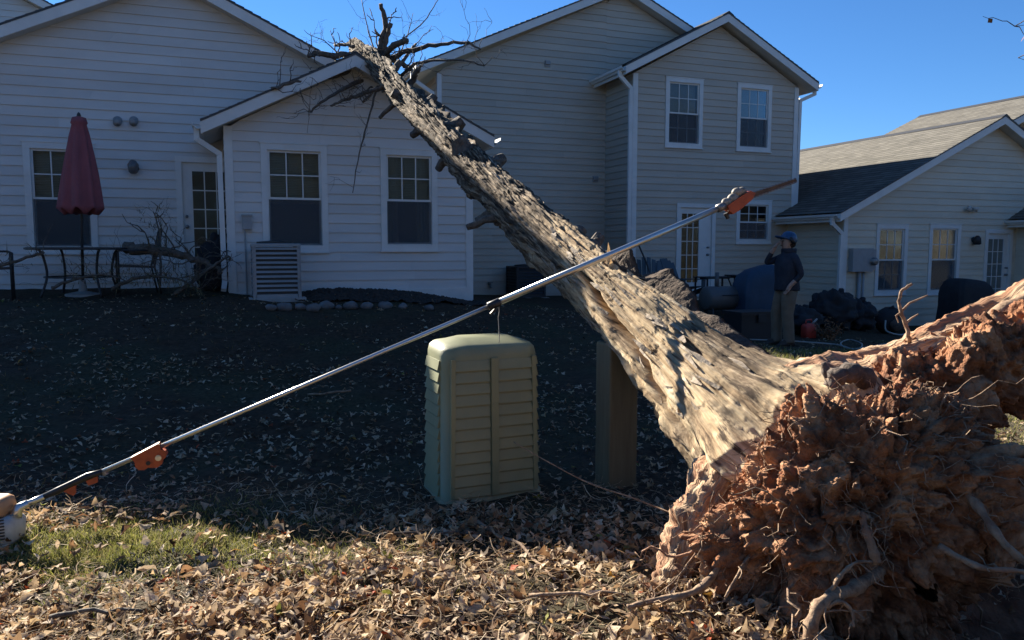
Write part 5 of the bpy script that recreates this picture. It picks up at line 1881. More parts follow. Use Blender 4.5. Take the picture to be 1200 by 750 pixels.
# mulch bed sheet
mx = np.linspace(0.9, 3.95, 200)
my = np.linspace(11.45, 12.46, 80)
MX, MY = np.meshgrid(mx, my, indexing='ij')
MZ = hgt(MX, MY) - 0.03 + 0.05 * fbm(np.stack([MX * 9, MY * 9, 0 * MX], -1), 2, 88) + 0.06 * fbm(np.stack([MX * 30, MY * 30, 0 * MX], -1), 2, 89)
ii = np.arange(200 * 80).reshape(200, 80)
mo = fast_mesh('mulch_bed', np.stack([MX, MY, MZ], -1).reshape(-1, 3), np.stack([ii[:-1, :-1], ii[1:, :-1], ii[1:, 1:], ii[:-1, 1:]], -1).reshape(-1, 4), mat('bark_mulch', (0.02, 0.015, 0.012), (0.06, 0.043, 0.032), 30, 0.95, 0.8, 60), smooth=True)
tag(mo, kind='structure')

# patio table with closed umbrella
tc_ = onY(93, 292, 12.7)
tz = hz(tc_.x, tc_.y)
TX, TY = tc_.x, 12.7
tbl = thing('patio_table', (TX, TY, tz), 'round dark metal patio table holding the closed red umbrella', 'table')
TH = 1.62
MB().lathe((TX, TY, TH), [(.05, -.03), (.66, -.03), (.69, -.02), (.69, 0), (.66, .008), (.05, .008)], 36).build('table_top', M['dark_metal'], tbl)
for k in range(4):
    a = R(35 + 90 * k)
    d = Vector((math.cos(a), math.sin(a), 0))
    pts = [Vector((TX, TY, TH - .03)) + d * .55, Vector((TX, TY, TH - .12)) + d * .5, Vector((TX, TY, TH - .4)) + d * .46, Vector((TX, TY, tz)) + d * .56]
    MB().tube(poly_smooth(pts, 4), .018, 8).build('leg', M['dark_metal'], tbl, True)
rg = MB(); rg.tube([(TX + .46 * math.cos(R(a)), TY + .46 * math.sin(R(a)), TH - .42) for a in range(0, 361, 15)], .012, 6); rg.build('stretcher', M['dark_metal'], tbl, True)
um = thing('patio_umbrella', (TX + .02, TY, tz), 'closed red patio umbrella upright in front of the left window', 'umbrella')
MB().tube([(TX + .02, TY, tz), (TX + .08, TY, TH + 1.75)], .02, 10).build('pole', M['dark_metal'], um, True)
MB().lathe((TX + .02, TY, tz - .02), [(.24, 0), (.24, .05), (.06, .09), (.04, .25)], 20).build('base', M['concrete'], um)
ca = MB()
zt_ = onY(104, 137, 12.7).z
zb_ = onY(103, 248, 12.7).z
n = 64
prof_u = [(0.03, 1.0), (0.09, .985), (0.11, .93), (0.095, .915), (0.13, .80), (0.175, .6), (0.215, .4), (0.245, .2), (0.265, .06), (0.27, 0.0), (0.2, 0.01)]
rings = []
for (r, t) in prof_u:
    rg_ = []
    for k in range(n):
        a = 2 * math.pi * k / n
        fold = 1 + (0.16 * math.cos(a * 8 + t) + .05 * math.sin(a * 3 + 2 * t)) * (1 - t) ** .5
        rg_.append((TX + .08 - .04 * (1 - t) + r * fold * math.cos(a), TY + r * fold * math.sin(a), zb_ + (zt_ - zb_) * t + (0.05 * math.cos(a * 8) if t < .05 else 0)))
    rings.append(rg_)
loft(ca, rings)
ca.build('canopy', M['red_cloth'], um, True)
MB().lathe((TX + .08, TY, zt_ - .01), [(.02, 0), (.03, .02), (.02, .05), (.005, .07)], 10).build('finial', M['dark_metal'], um, True)


def metal_chair(x, y, z, rot, label, group=None, name='patio_chair', m='dark_metal'):
    t = thing(name, (x, y, z), label, 'chair', group)
    Rz = Matrix.Rotation(rot, 3, 'Z')

    def q(a, b, c): return Vector((x, y, z)) + Rz @ Vector((a, b, c))
    MB().hexa([q(-.24, -.24, .42), q(.24, -.24, .42), q(.24, .22, .40), q(-.24, .22, .40), q(-.24, -.24, .45), q(.24, -.24, .45), q(.24, .22, .43), q(-.24, .22, .43)]).build('seat', M[m], t)
    for s in (-1, 1):
        MB().tube([q(s * .25, -.25, 0), q(s * .25, -.25, .64), q(s * .26, -.2, .66), q(s * .26, .22, .66)], .014, 7).build('arm_frame', M[m], t, True)
        MB().tube([q(s * .25, .3, 0), q(s * .24, .22, .42), q(s * .23, .34, .95)], .014, 7).build('leg', M[m], t, True)
    for k in range(7):
        u = -.2 + .4 * k / 6
        MB().tube([q(u, .23, .45), q(u, .34, .93)], .008, 5).build('back_rod', M[m], t)
    MB().tube([q(-.23, .34, .95), q(0, .36, .99), q(.23, .34, .95)], .014, 7).build('top_rail', M[m], t, True)
    return t


metal_chair(TX - 1.0, TY - .5, hz(TX - 1, TY - .5), R(100), 'dark metal patio chair facing the table under the red umbrella')
metal_chair(TX + .75, TY - .1, hz(TX + .75, TY - .1), R(-80), 'dark metal patio chair between umbrella table and broken limbs')

# broken limbs heaped by the door
def limb(pts, r0, r1, tw, tl, label, needles=0):
    t = thing('broken_limb', pts[0], label, 'branch')
    b = branch(t, pts, r0, r1, tw, tl, sub=2)
    if needles:
        nd = MB()
        P_ = poly_smooth([Vector(p) for p in pts], 6)
        for i in range(needles):
            p = P_[random.randint(len(P_) // 3, len(P_) - 1)] + Vector((random.gauss(0, .13), random.gauss(0, .13), random.gauss(0, .1)))
            d = Vector((random.uniform(-1, .3), random.uniform(-1, 1), random.uniform(-.6, .9))).normalized() * random.uniform(.08, .2)
            s = d.cross(Vector((0, 0, 1))).normalized() * .006
            nd.add([p - s, p + s, p + d], [(0, 1, 2)])
        tag(nd.build('needles', M['needles'], t), kind='stuff')
    return t


def gp(px, py, Y): return onY(px, py, Y)


limb([gp(150, 292, 12.6), gp(175, 293, 12.4), gp(205, 296, 12.3), gp(240, 308, 12.2), gp(262, 322, 12.0)], .09, .03, 14, .5, 'thick broken limb lying across the brush by the white door', 60)
limb([gp(188, 335, 12.2), gp(188, 300, 12.3), gp(187, 272, 12.4), gp(180, 248, 12.4)], .018, .008, 8, .35, 'thin limb with drooping needles standing upright beside the door', 220)
limb([gp(205, 345, 11.9), gp(225, 330, 11.9), gp(250, 312, 12.0), gp(268, 300, 12.0)], .035, .015, 10, .4, 'bare forked limb slanting up in front of the glazed door', 0)
limb([gp(130, 338, 12.0), gp(165, 325, 12.0), gp(200, 325, 11.9), gp(235, 338, 11.8)], .03, .01, 26, .6, 'tangle of leafy twigs heaped low below the thick limb', 320)
limb([gp(60, 338, 12.0), gp(85, 328, 12.0), gp(120, 322, 11.9), gp(150, 330, 11.9)], .025, .008, 18, .5, 'low brushy limb lying under the umbrella table', 160)
limb([gp(-30, 322, 12.0), gp(0, 312, 12.0), gp(30, 302, 12.0), gp(52, 296, 12.0)], .03, .015, 6, .4, 'slender limb leaning onto the umbrella table edge', 40)
# dark rubbish bag at the door
p = onY(252, 338, 12.9)
bgm = thing('rubbish_bag', (p.x, 13.0, hz(p.x, 13.0)), 'tall dark rubbish bag slumped beside the glazed white door', 'bag')
MB().blob((p.x, 13.0, hz(p.x, 13) + .36), (.26, .24, .44), 3, 26, 40, .34, 3).build('sack', M['black_cloth'], bgm, True)
MB().blob((p.x + .02, 13.0, hz(p.x, 13) + .82), (.07, .07, .09), 4, 7, 10, .3, 2).build('tied_neck', M['black_cloth'], bgm, True)
# downspout splash debris: pale bucket
p = onG(262, 340)

# ------------------------------------------------------------------ things on the patio of the two storey house
def patio_z(x, y): return hz(x, y)


def adirondack(x, y, rot, label, m):
    z = patio_z(x, y)
    t = thing('adirondack_chair', (x, y, z), label, 'chair')
    Rz = Matrix.Rotation(rot, 3, 'Z')

    def q(a, b, c): return Vector((x, y, z)) + Rz @ Vector((a, b, c))
    for k in range(6):
        u = -.24 + .48 * k / 5
        hgt_ = 1.02 - .12 * abs(k - 2.5) / 2.5
        MB().beam(q(u, .25, .28), q(u * 1.12, .58, hgt_), .088, .02, Vector((0, 1, 0))).build('back_slat', M[m], t)
    for k in range(5):
        v = -.3 + .11 * k
        MB().hexa([q(-.27, v - .05, .40 - .025 * k), q(.27, v - .05, .40 - .025 * k), q(.27, v + .05, .385 - .025 * k), q(-.27, v + .05, .385 - .025 * k), q(-.27, v - .05, .42 - .025 * k), q(.27, v - .05, .42 - .025 * k), q(.27, v + .05, .405 - .025 * k), q(-.27, v + .05, .405 - .025 * k)]).build('seat_slat', M[m], t)
    for s in (-1, 1):
        MB().beam(q(s * .34, -.36, .56), q(s * .34, .42, .54), .13, .022).build('armrest', M[m], t)
        MB().beam(q(s * .32, -.3, 0), q(s * .32, -.3, .55), .09, .03, Vector((0, 1, 0))).build('leg', M[m], t)
        MB().beam(q(s * .3, -.32, .34), q(s * .3, .62, .02), .03, .1).build('leg', M[m], t)
    return t


p = onY(800, 335, 14.3)
adirondack(p.x, 14.3, R(15), 'slate coloured slatted garden chair in front of the glazed patio door', 'chair_blue')
p = onY(757, 330, 14.3)
adirondack(p.x, 14.2, R(-25), 'slate coloured slatted garden chair with umbrella pole beside the corner downspout', 'chair_blue')
pr_ = onY(757, 305, 14.4)
prod = MB(); prod.tube([onY(748, 286, 14.7), onY(758, 309, 14.6), onY(768, 345, 14.5)], .018, 8)
tag(prod.build('garden_pole', M['black']), 'thin black garden pole leaning against the corner downspout', 'pole')


def side_table(px, py, Y, w, d, label, cross=False, name='side_table'):
    c = onY(px, py, Y)
    z0 = patio_z(c.x, Y)
    t = thing(name, (c.x, Y, z0), label, 'table')
    zt = c.z
    for k in range(4):
        MB().box(c.x - w / 2, c.x + w / 2, Y - d / 2 + d * k / 4 + .005, Y - d / 2 + d * (k + 1) / 4 - .005, zt - .025, zt).build('top_slat', M['dark_metal'], t)
    MB().box(c.x - w / 2 + .02, c.x + w / 2 - .02, Y - .02, Y + .02, zt - .05, zt - .026).build('rail', M['dark_metal'], t)
    for s in (-1, 1):
        for e in (-1, 1):
            if cross:
                MB().beam((c.x + e * w * .42, Y + s * d * .42, z0), (c.x - e * w * .42, Y + s * (d * .42 - .02 * e), zt - .03), .02, .02).build('leg', M['dark_metal'], t)
            else:
                MB().beam((c.x + e * w * .44, Y + s * d * .42, z0), (c.x + e * w * .44, Y + s * d * .42, zt - .026), .03, .03, Vector((0, 1, 0))).build('leg', M['dark_metal'], t)
    return t


side_table(838, 324, 13.4, .75, .5, 'low dark slatted table beside the patio door')
side_table(868, 322, 13.2, .5, .42, 'small folding table with crossed legs beside the blue cover', True, 'folding_table')
# grey drum smoker on legs
c = onY(845, 342, 12.6)
zg = patio_z(c.x, 12.6)
sm = thing('drum_grill', (c.x, 12.6, zg), 'grey horizontal drum grill standing before the low table', 'grill')
MB().lathe((c.x - .38, 12.6, c.z - .12), [(.05, 0), (.2, .01), (.23, .04), (.23, .72), (.2, .75), (.05, .76)], 22, (1, 0, 0)).build('drum', M['grey_drum'], sm, True)
for e in (-1, 1):
    for s in (-1, 1): MB().beam((c.x + e * .3, 12.6 + s * .2, zg), (c.x + e * .26, 12.6 + s * .1, c.z - .25), .03, .03, Vector((0, 1, 0))).build('leg', M['dark_metal'], sm)
MB().tube([(c.x - .1, 12.6, c.z + .08), (c.x - .1, 12.6, c.z + .38)], .04, 10).build('chimney', M['grey_drum'], sm, True)
MB().tube([(c.x - .15, 12.33, c.z - .05), (c.x + .2, 12.33, c.z - .05)], .012, 6).build('handle', M['black'], sm)


def covered(name, x, y, w, d, h, m, label, cat, slope=.25, seed=0, top=.55):
    z0 = patio_z(x, y)
    t = thing(name, (x, y, z0), label, cat)
    mb = MB()
    rings = []
    for (q, sw) in ((0, 1.0), (.25, .98), (.5, .97), (.68, .95), (.8, .9), (.92, .78), (.985, top), (1.0, top * .6)):
        rg = []
        for k, (a, b) in enumerate(rrect(w * sw, d * sw, .1, 5)):
            f = 1 + .04 * math.sin(k * 1.9 + seed) * (1 - q * .6) + .03 * math.sin(k * .7 + q * 6 + seed)
            rg.append((x + a * f, y + b * f, z0 + h * q - (slope * a / w * h * (1 if q > .6 else 0))))
        rings.append(rg)
    loft(mb, rings)
    mb.build('cover', M[m], t, True)
    for e in (-1, 1):
        for s in (-1, 1): MB().lathe((x + e * w * .4, y + s * d * .35, z0 - .01), [(.03, 0), (.03, .05), (.02, .08)], 8).build('foot', M['black'], t)
    return t


c = onY(888, 330, 12.4)
covered('covered_grill', c.x, 12.4, .95, .6, 1.15, 'blue_tarp', 'grill under a blue tarp cover just behind the man', 'grill', -.2, 1)
c = onY(1133, 340, 12.3)
covered('covered_grill', c.x, 12.3, 1.12, .65, 1.18, 'black_cloth', 'large grill under a black fitted cover before the cream house', 'grill', .1, 2, .62)
c = onY(882, 372, 11.2)
z0 = hz(c.x, 11.2)
bx_ = thing('storage_box', (c.x, 11.2, z0), 'black lidded storage box on the grass beside the blue cover', 'box')
MB().box(c.x - .42, c.x + .38, 10.95, 11.45, z0 - .03, z0 + .42).build('box_body', M['black'], bx_)
MB().box(c.x - .45, c.x + .41, 10.92, 11.48, z0 + .42, z0 + .48).build('lid', M['black'], bx_)
MB().box(c.x - .1, c.x + .06, 10.905, 10.92, z0 + .3, z0 + .44).build('latch', M['dark_metal'], bx_)

# heap of dark bags behind the man, by the cream house wall
for i, (px, py, Y, rx_, rz_, lb) in enumerate(((935, 362, 11.8, .45, .28, 'flattened dark bag lying behind the man against the pale side wall'), (975, 366, 12.4, .55, .42, 'large dark rubbish bag in the middle of the heap below the corner downspout'),
                                             (1003, 368, 12.6, .38, .36, 'bulging dark rubbish bag below the electric meter'))):
    c = onY(px, py, Y)
    z0 = hz(c.x, Y)
    bg_ = thing('rubbish_bag', (c.x, Y, z0), lb, 'bag')
    MB().blob((c.x, Y, z0 + rz_ * .8), (rx_, .34, rz_), 20 + i, 30, 46, .42, 3.2).build('sack', M['black_cloth'], bg_, True)
    MB().blob((c.x + rx_ * .3, Y - .05, z0 + rz_ * 1.75), (.07, .06, .07), 30 + i, 7, 10, .3).build('tied_neck', M['black_cloth'], bg_, True)
c = onY(1042, 366, 12.6)
z0 = hz(c.x, 12.6)
pk = thing('backpack', (c.x, 12.6, z0), 'dark backpack slumped under the window of the cream house', 'backpack')
MB().blob((c.x, 12.6, z0 + .27), (.34, .22, .30), 41, 13, 20, .18, 1.8).build('pack_body', M['black_cloth'], pk, True)
MB().blob((c.x + .04, 12.4, z0 + .2), (.2, .1, .15), 42, 9, 14, .15, 1.8).build('front_pocket', M['bark_dark'], pk, True)
MB().tube([(c.x - .1, 12.55, z0 + .52), (c.x, 12.5, z0 + .6), (c.x + .1, 12.55, z0 + .52)], .015, 6).build('handle', M['black'], pk, True)
MB().tube(poly_smooth([Vector((c.x - .3, 12.4, z0 + .3)), Vector((c.x - .38, 12.3, z0 + .1)), Vector((c.x - .2, 12.15, z0 + .02)), Vector((c.x + .05, 12.2, z0 + .02))], 5), .02, 6).build('strap', M['hose'], pk, True)
# red ball, rusty clump, white jug
c = onY(948, 373, 11.3)
z0 = hz(c.x, 11.3)
fc = thing('fuel_can', (c.x, 11.3, z0), 'small red fuel can on the grass behind the man', 'fuel can')
fcm = MB()
loft(fcm, [[(c.x + x, 11.3 + y, z0 + z) for x, y in rrect(.24 * s, .2 * s, .05)] for z, s in ((0, .9), (.02, 1), (.2, 1), (.25, .85), (.27, .5))])
fcm.build('can_body', M['red_plastic'], fc, True)
MB().tube([(c.x - .07, 11.3, z0 + .25), (c.x - .06, 11.3, z0 + .33), (c.x + .05, 11.3, z0 + .34), (c.x + .08, 11.3, z0 + .25)], .014, 7).build('handle', M['red_plastic'], fc, True)
MB().tube([(c.x + .04, 11.26, z0 + .26), (c.x + .1, 11.2, z0 + .36)], [.022, .014], 8).build('spout', M['offwhite'], fc, True)
c = onY(970, 380, 11.1)
z0 = hz(c.x, 11.1)
fb = thing('shrub', (c.x, 11.1, z0), 'low rust coloured dead shrub beside the red can', 'shrub')
st = MB()
lv = MB()
for i in range(26):
    d = Vector((random.uniform(-1, 1), random.uniform(-1, 1), random.uniform(.3, 1))).normalized() * random.uniform(.15, .38)
    w = wander(Vector((c.x, 11.1, z0)), Vector((c.x, 11.1, z0)) + d, 4, .5)
    st.tube(w, [.008, .006, .005, .004, .003], 4)
    for j in range(26):
        q = w[random.randint(1, 4)] + Vector((random.gauss(0, .04), random.gauss(0, .04), random.gauss(0, .04)))
        u = Vector((random.uniform(-1, 1), random.uniform(-1, 1), random.uniform(-1, 1))).normalized() * .03
        v = u.cross(Vector((random.uniform(-1, 1), random.uniform(-1, 1), 1))).normalized() * .014
        lv.add([q - u, q + v, q + u, q - v], [(0, 1, 2, 3)])
st.build('stem', M['branch'], fb)
tag(lv.build('foliage', M['rust_leaf'], fb), kind='stuff')
c = onG(1016, 378)
jg = thing('plastic_jug', (c.x, c.y, c.z), 'white plastic jug lying on the grass near the backpack', 'jug')
MB().lathe((c.x - .12, c.y, c.z + .075), [(.02, -.02), (.07, 0), (.08, .03), (.08, .17), (.05, .22), (.025, .24)], 14, (1, .3, 0)).build('jug_body', M['offwhite'], jg, True)
MB().lathe((c.x - .12 + .22, c.y + .066, c.z + .075), [(.028, 0), (.028, .03)], 10, (1, .3, 0)).build('cap', M['orange'], jg)
# pale hose on the ground
hpts = [onG(x, y) + Vector((0, 0, .015)) for x, y in ((840, 397), (880, 399), (915, 400), (945, 402), (980, 405), (1003, 411), (1010, 404), (995, 399), (985, 404), (1000, 410), (1040, 404), (1075, 402))]
tag(MB().tube(poly_smooth(hpts, 6), .014, 7).build('garden_hose', M['hose'], None, True), 'pale garden hose looped on the grass beyond the root plate', 'hose')
# pale stick in the shaded lawn
p0, p1 = onG(360, 465), onG(412, 462)
stt = MB(); stt.tube(wander(p0 + Vector((0, 0, .02)), p1 + Vector((0, 0, .02)), 6, .15), .011, 6)
tag(stt.build('stick', M['root'], None, True), 'short pale stick lying alone on the shaded lawn', 'stick')
for i, (a, b, r, lb) in enumerate((((560, 625), (640, 690), .012, 'pale straight stick poking up from the sunlit leaves'), ((450, 640), (580, 632), .008, 'thin dark stick lying along the edge of the house shadow'),
                                   ((60, 742), (170, 728), .012, 'brown twig lying across the mossy leaves'), ((620, 716), (735, 706), .010, 'crooked grey stick lying in the leaves beside the clay'))):
    p0, p1 = onG(*a), onG(*b)
    stt = MB(); stt.tube(wander(p0 + Vector((0, 0, .07)), p1 + Vector((0, 0, .05)), 8, .25), [r * (1 - .5 * q / 8) for q in range(9)], 7)
    tag(stt.build('stick', M['root' if i in (0, 3) else 'branch'], None, True), lb, 'stick')

# ------------------------------------------------------------------ man looking up at the tree
PX, PY = 8.5, 10.15
PZ = hz(PX, PY)
fdir = Vector((-0.95, 0.12, 0)).normalized()          # facing
sdir = Vector((fdir.y, -fdir.x, 0)) * -1              # to his left -> towards the camera
if sdir.dot(Vector((0, -1, 0))) < 0: sdir = -sdir
man = thing('person', (PX, PY, PZ), 'man in dark jacket, khaki trousers and blue helmet with one hand at his face', 'person')


def bq(f, s, z): return Vector((PX, PY, PZ)) + fdir * f + sdir * s + Vector((0, 0, z))


J = {'pelvis': (0, 0, .96, .155, .125), 'waist': (-.01, 0, 1.10, .15, .12), 'chest': (-.02, 0, 1.29, .19, .135), 'neckb': (-.03, 0, 1.46, .12, .10), 'neck': (-.005, 0, 1.53, .06, .06), 'headb': (.02, 0, 1.60, .085, .08), 'head': (.015, 0, 1.70, .105, .09), 'headt': (0, 0, 1.765, .075, .07),
     'hipN': (0, .10, .90, .105, .10), 'kneeN': (.03, .11, .50, .072, .07), 'ankN': (-.01, .12, .09, .05, .048), 'toeN': (.17, .13, .04, .042, .035),
     'hipF': (0, -.10, .90, .105, .10), 'kneeF': (.08, -.12, .50, .072, .07), 'ankF': (.06, -.13, .09, .05, .048), 'toeF': (.24, -.14, .04, .042, .035),
     'shN': (-.02, .20, 1.42, .072, .07), 'elN': (-.09, .29, 1.16, .052, .05), 'wrN': (.08, .22, .98, .036, .034),
     'shF': (-.01, -.20, 1.42, .072, .07), 'elF': (.24, -.23, 1.34, .052, .05), 'wrF': (.18, -.10, 1.57, .036, .034)}
Ed = [('pelvis', 'waist'), ('waist', 'chest'), ('chest', 'neckb'), ('neckb', 'neck'), ('neck', 'headb'), ('headb', 'head'), ('head', 'headt'), ('pelvis', 'hipN'), ('hipN', 'kneeN'), ('kneeN', 'ankN'), ('ankN', 'toeN'),
      ('pelvis', 'hipF'), ('hipF', 'kneeF'), ('kneeF', 'ankF'), ('ankF', 'toeF'), ('neckb', 'shN'), ('shN', 'elN'), ('elN', 'wrN'), ('neckb', 'shF'), ('shF', 'elF'), ('elF', 'wrF')]


def skin(joints, edges, root, subdiv=2):
    names = list(joints)
    me = bpy.data.meshes.new('tmp')
    me.from_pydata([tuple(bq(*joints[n][:3])) for n in names], [(names.index(a), names.index(b)) for a, b in edges], [])
    o = bpy.data.objects.new('tmp', me)
    scene.collection.objects.link(o)
    md = o.modifiers.new('skin', 'SKIN')
    md.use_smooth_shade = True
    sk = me.skin_vertices[0].data
    for i, n in enumerate(names):
        sk[i].radius = joints[n][3:5]
        sk[i].use_root = (n == root)
    sb = o.modifiers.new('sub', 'SUBSURF')
    sb.levels = sb.render_levels = subdiv
    dg = bpy.context.evaluated_depsgraph_get()
    dg.update()
    ev = o.evaluated_get(dg)
    out = bpy.data.meshes.new_from_object(ev)
    bpy.data.objects.remove(o)
    return out


def hand(pre, wrist, d, up_, curl):
    """five finger chains rooted in the palm, added to J/Ed"""
    w = Vector(J[wrist][:3])
    d = Vector(d).normalized()
    up_ = Vector(up_)
    side = d.cross(up_).normalized()
    J[pre + 'palm'] = (*(w + d * .055), .034, .022)
    Ed.append((wrist, pre + 'palm'))
    for k, (off, ln) in enumerate(((-.030, .065), (-.010, .078), (.010, .072), (.029, .056))):
        b = w + d * .09 + side * off
        m_ = b + d * ln * .5 + up_ * curl * .3
        e = m_ + d * ln * .35 + up_ * curl
        for nm, p_, r_ in (('a', b, .0105), ('b', m_, .0095), ('c', e, .008)):
            J[f'{pre}{k}{nm}'] = (*p_, r_, r_)
        Ed.extend([(pre + 'palm', f'{pre}{k}a'), (f'{pre}{k}a', f'{pre}{k}b'), (f'{pre}{k}b', f'{pre}{k}c')])
    b = w + d * .045 - side * .045
    e = b + d * .04 - side * .018 + up_ * curl * .5
    J[pre + 'ta'] = (*b, .012, .012); J[pre + 'tb'] = (*e, .009, .009)
    Ed.extend([(pre + 'palm', pre + 'ta'), (pre + 'ta', pre + 'tb')])


hand('hn', 'wrN', (.35, -.25, -.9), (.9, 0, .35), .02)
hand('hf', 'wrF', (-.35, .35, .85), (-.6, .3, .2), .02)
bm_ = skin(J, Ed, 'pelvis')
body = bpy.data.objects.new('body', bm_)
scene.collection.objects.link(body)
set_parent(body, man)
bm_.materials.clear()
for k in ('jacket', 'khaki', 'skin', 'boot'): bm_.materials.append(M[k])
wrN, wrF, elN_, elF_ = bq(*J['wrN'][:3]), bq(*J['wrF'][:3]), bq(*J['elN'][:3]), bq(*J['elF'][:3])
for pl in bm_.polygons:
    c = pl.center
    z = c.z - PZ
    near_handN = (c - wrN).length < .15 and (c - wrN).dot(elN_ - wrN) < .03 and (c - bq(0, .1, .9)).length > .1
    forearmN = 0
    handF = (c - wrF).length < .16 and (c - wrF).dot(elF_ - wrF) < .02
    if handF or near_handN: pl.material_index = 2
    elif z > 1.535 and (c - bq(.015, 0, 1.68)).length < .17: pl.material_index = 2
    elif z < .13: pl.material_index = 3
    elif z < .97 and (c - wrN).length > .06: pl.material_index = 1
    else: pl.material_index = 0
    pl.use_smooth = True
# face
for s in (-1, 1):
    MB().blob(bq(.105, s * .034, 1.70), (.012, .012, .009), 2, 7, 10, 0).build('eye', M['black'], body, True)
    MB().blob(bq(.0, s * .092, 1.68), (.022, .014, .034), 3, 7, 10, .1).build('ear', M['skin'], body, True)
MB().prism([bq(.11, -.012, 1.70), bq(.11, .012, 1.70), bq(.118, .017, 1.655), bq(.118, -.017, 1.655)], fdir * .022).build('nose', M['skin'], body)
MB().blob(bq(.108, 0, 1.625), (.012, .026, .007), 4, 7, 10, 0).build('mouth', M['bark_dark'], body, True)
MB().blob(bq(-.04, 0, 1.66), (.10, .1, .085), 6, 9, 14, .06).build('hair', M['hair'], body, True)
# jacket: hem, collar; trousers cuff; boots
jk = MB()
rings = []
for (z, a, b_) in ((.90, .185, .225), (.93, .19, .23), (1.05, .178, .215), (1.2, .182, .225), (1.34, .18, .235), (1.44, .15, .2), (1.50, .10, .11), (1.545, .095, .10)):
    rings.append([bq(-.012 + a * math.cos(t) * (1 + .03 * math.sin(5 * t + z * 9)), b_ * math.sin(t) * (1 + .03 * math.sin(4 * t + z * 13)), z) for t in np.linspace(0, 2 * math.pi, 36, endpoint=False)])
loft(jk, rings)
jk.build('jacket', M['jacket'], man, True)
cr = MB()
loft(cr, [[bq(-.03 + r * math.cos(t), r * 1.05 * math.sin(t), z) for t in np.linspace(0, 2 * math.pi, 24, endpoint=False)] for z, r in ((1.49, .115), (1.56, .12), (1.58, .11))])
cr.build('collar', M['jacket'], man, True)
for nm in 'NF':
    k, a_ = J['knee' + nm], J['ank' + nm]
    h_ = J['hip' + nm]
    tr2 = MB()
    rings = []
    seq = [(h_, .125), (((h_[0] + k[0]) / 2, (h_[1] + k[1]) / 2, (h_[2] + k[2]) / 2), .112), (k, .095), (((k[0] + a_[0]) / 2, (k[1] + a_[1]) / 2, (k[2] + a_[2]) / 2), .09), (a_, .088), ((a_[0] + .01, a_[1], a_[2] - .035), .092)]
    for q, (c_, r_) in enumerate(seq):
        rings.append([bq(c_[0] + r_ * math.cos(t) * (1 + .05 * math.sin(3 * t + q * 2.1)), c_[1] + r_ * .95 * math.sin(t), c_[2] + .012 * math.sin(2 * t + q)) for t in np.linspace(0, 2 * math.pi, 24, endpoint=False)])
    loft(tr2, rings)
    tr2.build('trouser_leg', M['khaki'], man, True)
    t_ = J['toe' + nm]
    bt = MB()
    rings = []
    for (f, w_, h2) in ((-.09, .035, .05), (-.07, .045, .1), (.0, .05, .11), (.08, .05, .08), (.16, .052, .06), (.21, .04, .045), (.225, .02, .03)):
        rings.append([bq(a_[0] + f, a_[1] + .01 + w_ * math.cos(t), max(.0, h2 * .5 + h2 * .5 * math.sin(t))) for t in np.linspace(0, 2 * math.pi, 16, endpoint=False)])
    loft(bt, rings)
    bt.build('boot', M['boot'], man, True)
# helmet tipped back, brim forward and up
hl = MB()
tilt = (fdir * -.28 + Vector((0, 0, 1))).normalized()
hl.lathe(bq(-.012, 0, 1.70), [(.128, 0), (.132, .02), (.126, .07), (.105, .115), (.065, .145), (.02, .155)], 28, tilt)
hlo = hl.build('helmet', M['helmet'], man, True)
br_ = MB()
fh = (fdir + Vector((0, 0, .32))).normalized()
pts = [bq(.09, 0, 1.735) + fh * (0.13 * math.cos(a)) + sdir * (.12 * math.sin(a)) for a in np.linspace(-math.pi / 2, math.pi / 2, 13)]
br_.prism(pts, tilt * .012)
br_.build('helmet_brim', M['helmet'], hlo)
MB().tube([bq(-.05, .125, 1.66), bq(.0, .135, 1.70), bq(.03, .128, 1.76)], [.03, .034, .02], 10).build('ear_muff', M['black'], hlo, True)

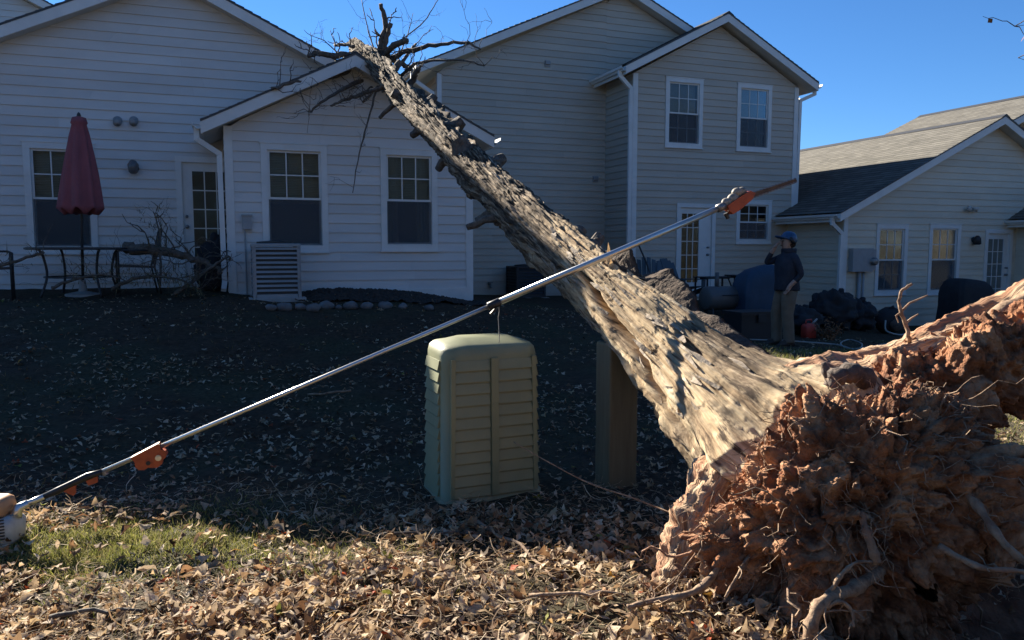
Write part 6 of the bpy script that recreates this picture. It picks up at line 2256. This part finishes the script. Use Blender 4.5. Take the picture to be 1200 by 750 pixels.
# ------------------------------------------------------------------ bare trees
def bare_tree(x, y, h, r, seed, label, group=None, levels=3, leaves=0, lean=(0, 0), target=None):
    rr = random.Random(seed)
    z0 = hz(x, y) - .1
    t = thing('bare_tree', (x, y, z0), label, 'tree', group)
    pts = [Vector((x + lean[0] * k / 8 + rr.uniform(-.06, .06) * k, y + lean[1] * k / 8 + rr.uniform(-.06, .06) * k, z0 + h * k / 8)) for k in range(9)]
    MB().tube(poly_smooth(pts, 3), [r * (1.25 - .95 * min(1, i / 24)) for i in range(25)], 12, True, .06).build('trunk', M['branch'], t, True)
    cr_ = MB()
    lf_ = MB()

    def grow(p, d, ln, rad, lev):
        w = wander(p, p + d * ln, 6, .45, rr)
        cr_.tube(w, [rad * (1 - .6 * q / 6) for q in range(7)], 6 if lev > 1 else 4, False)
        if lev == 0:
            for _ in range(leaves):
                q = w[rr.randint(2, 6)]
                a = Vector((rr.uniform(-1, 1), rr.uniform(-1, 1), rr.uniform(-1.5, .2))).normalized() * rr.uniform(.05, .1)
                b = a.cross(Vector((rr.uniform(-1, 1), rr.uniform(-1, 1), .3))).normalized() * .03
                lf_.add([q, q + a * .5 + b, q + a, q + a * .5 - b], [(0, 1, 2, 3)])
            return
        for _ in range(4 if lev > 1 else 3):
            q = w[rr.randint(2, 6)]
            grow(q, (d + Vector((rr.uniform(-1, 1), rr.uniform(-1, 1), rr.uniform(-.4, .8))) * .8).normalized(), ln * rr.uniform(.45, .7), rad * .5, lev - 1)
    for k in range(9):
        i = 3 + k * 5 // 9
        p = pts[min(8, i)]
        a = k * 2.4 + rr.uniform(-.3, .3)
        d = Vector((math.cos(a), math.sin(a), rr.uniform(.25, .8))).normalized()
        grow(p, d, h * rr.uniform(.22, .34), r * .38, levels - 1)
    if target:
        for tg in target:
            p = pts[tg[1]]
            w = wander(p, tg[0], 10, .25, rr)
            cr_.tube(w, [r * .2 * (1 - .85 * q / 10) for q in range(11)], 6, False)
            for _ in range(7):
                q = w[rr.randint(8, 10)]
                d = Vector((rr.uniform(-1, .6), rr.uniform(-1, 1), rr.uniform(-.5, .7))).normalized()
                grow(q, d, rr.uniform(.25, .5), .006, 0)
    cr_.build('crown', M['branch'], t)
    if leaves and lf_.v: tag(lf_.build('clinging_leaves', M['rust_leaf'], t), kind='stuff')
    return t


bx0, by0 = 9 * (math.sin(YAW) + 1.25 * math.cos(YAW)), 9 * (math.cos(YAW) - 1.25 * math.sin(YAW))
bare_tree(bx0, by0, 6.5, .09, 5, 'slender bare tree with a few brown leaves at the lawn edge beyond the root plate', None, 2, 2, (0.3, -0.2), [(atD(1180, 36, 8.8), 5), (atD(1192, 72, 8.7), 4)])

# ------------------------------------------------------------------ wood at the far side of the lawn (mirrored in the windows)
wm = MB()
wr = random.Random(3)
for i in range(130):
    x, y = wr.uniform(-50, 100), wr.uniform(-40, -17)
    h = wr.uniform(9, 15)
    z = hz(x, y)
    wm.tube([(x, y, z - .2), (x + wr.uniform(-.3, .3), y, z + h * .5), (x + wr.uniform(-.8, .8), y + wr.uniform(-.5, .5), z + h)], [wr.uniform(.12, .25), .12, .03], 6)
    for k in range(9):
        zz = z + h * wr.uniform(.3, .95)
        a = wr.uniform(0, 6.28)
        ln = wr.uniform(1, 3)
        wm.tube([(x, y, zz), (x + ln * .5 * math.cos(a), y + ln * .5 * math.sin(a), zz + ln * .35), (x + ln * math.cos(a), y + ln * math.sin(a), zz + ln * .8)], [.05, .035, .01], 4, False)
tag(wm.build('wood_trunks', M['branch']), 'bare trunks of the wood across the lawn', 'wood', kind='stuff')
n = 80000
x = rng.uniform(-60, 120, n)
y = rng.uniform(-42, -18, n)
hmax = 6 + 10 * fbm(np.stack([x * .15, y * .15, 0 * x], -1), 3, 501)
z = hgt(x, y) + hmax * rng.random(n) ** 1.2
rot = euler_mats(rng.uniform(0, 6.28, n), rng.uniform(0, 6.28, n), rng.uniform(0, 6.28, n))
s_ = rng.uniform(.3, .75, n)
WP = np.array([(0.085, 0.075, 0.065), (0.11, 0.095, 0.08), (0.06, 0.07, 0.05), (0.05, 0.055, 0.045), (0.13, 0.11, 0.09)])
sprig = [(np.array([(-.5, 0, 0), (0, -.3, .1), (.5, 0, 0), (0, .3, .12)]), np.array([(0, 1, 2, 3)])), (np.array([(-.5, 0, .1), (-.1, -.22, 0), (.5, 0, .1), (.1, .3, 0)]), np.array([(0, 1, 2, 3)]))]
wf = scatter(sprig, np.stack([x, y, z], -1), rot, np.stack([s_, s_, s_], -1), WP[rng.integers(0, 5, n)], 'wood_foliage', M['leafcol'])
tag(wf, 'brown and green foliage of the wood across the lawn', 'wood', kind='stuff')
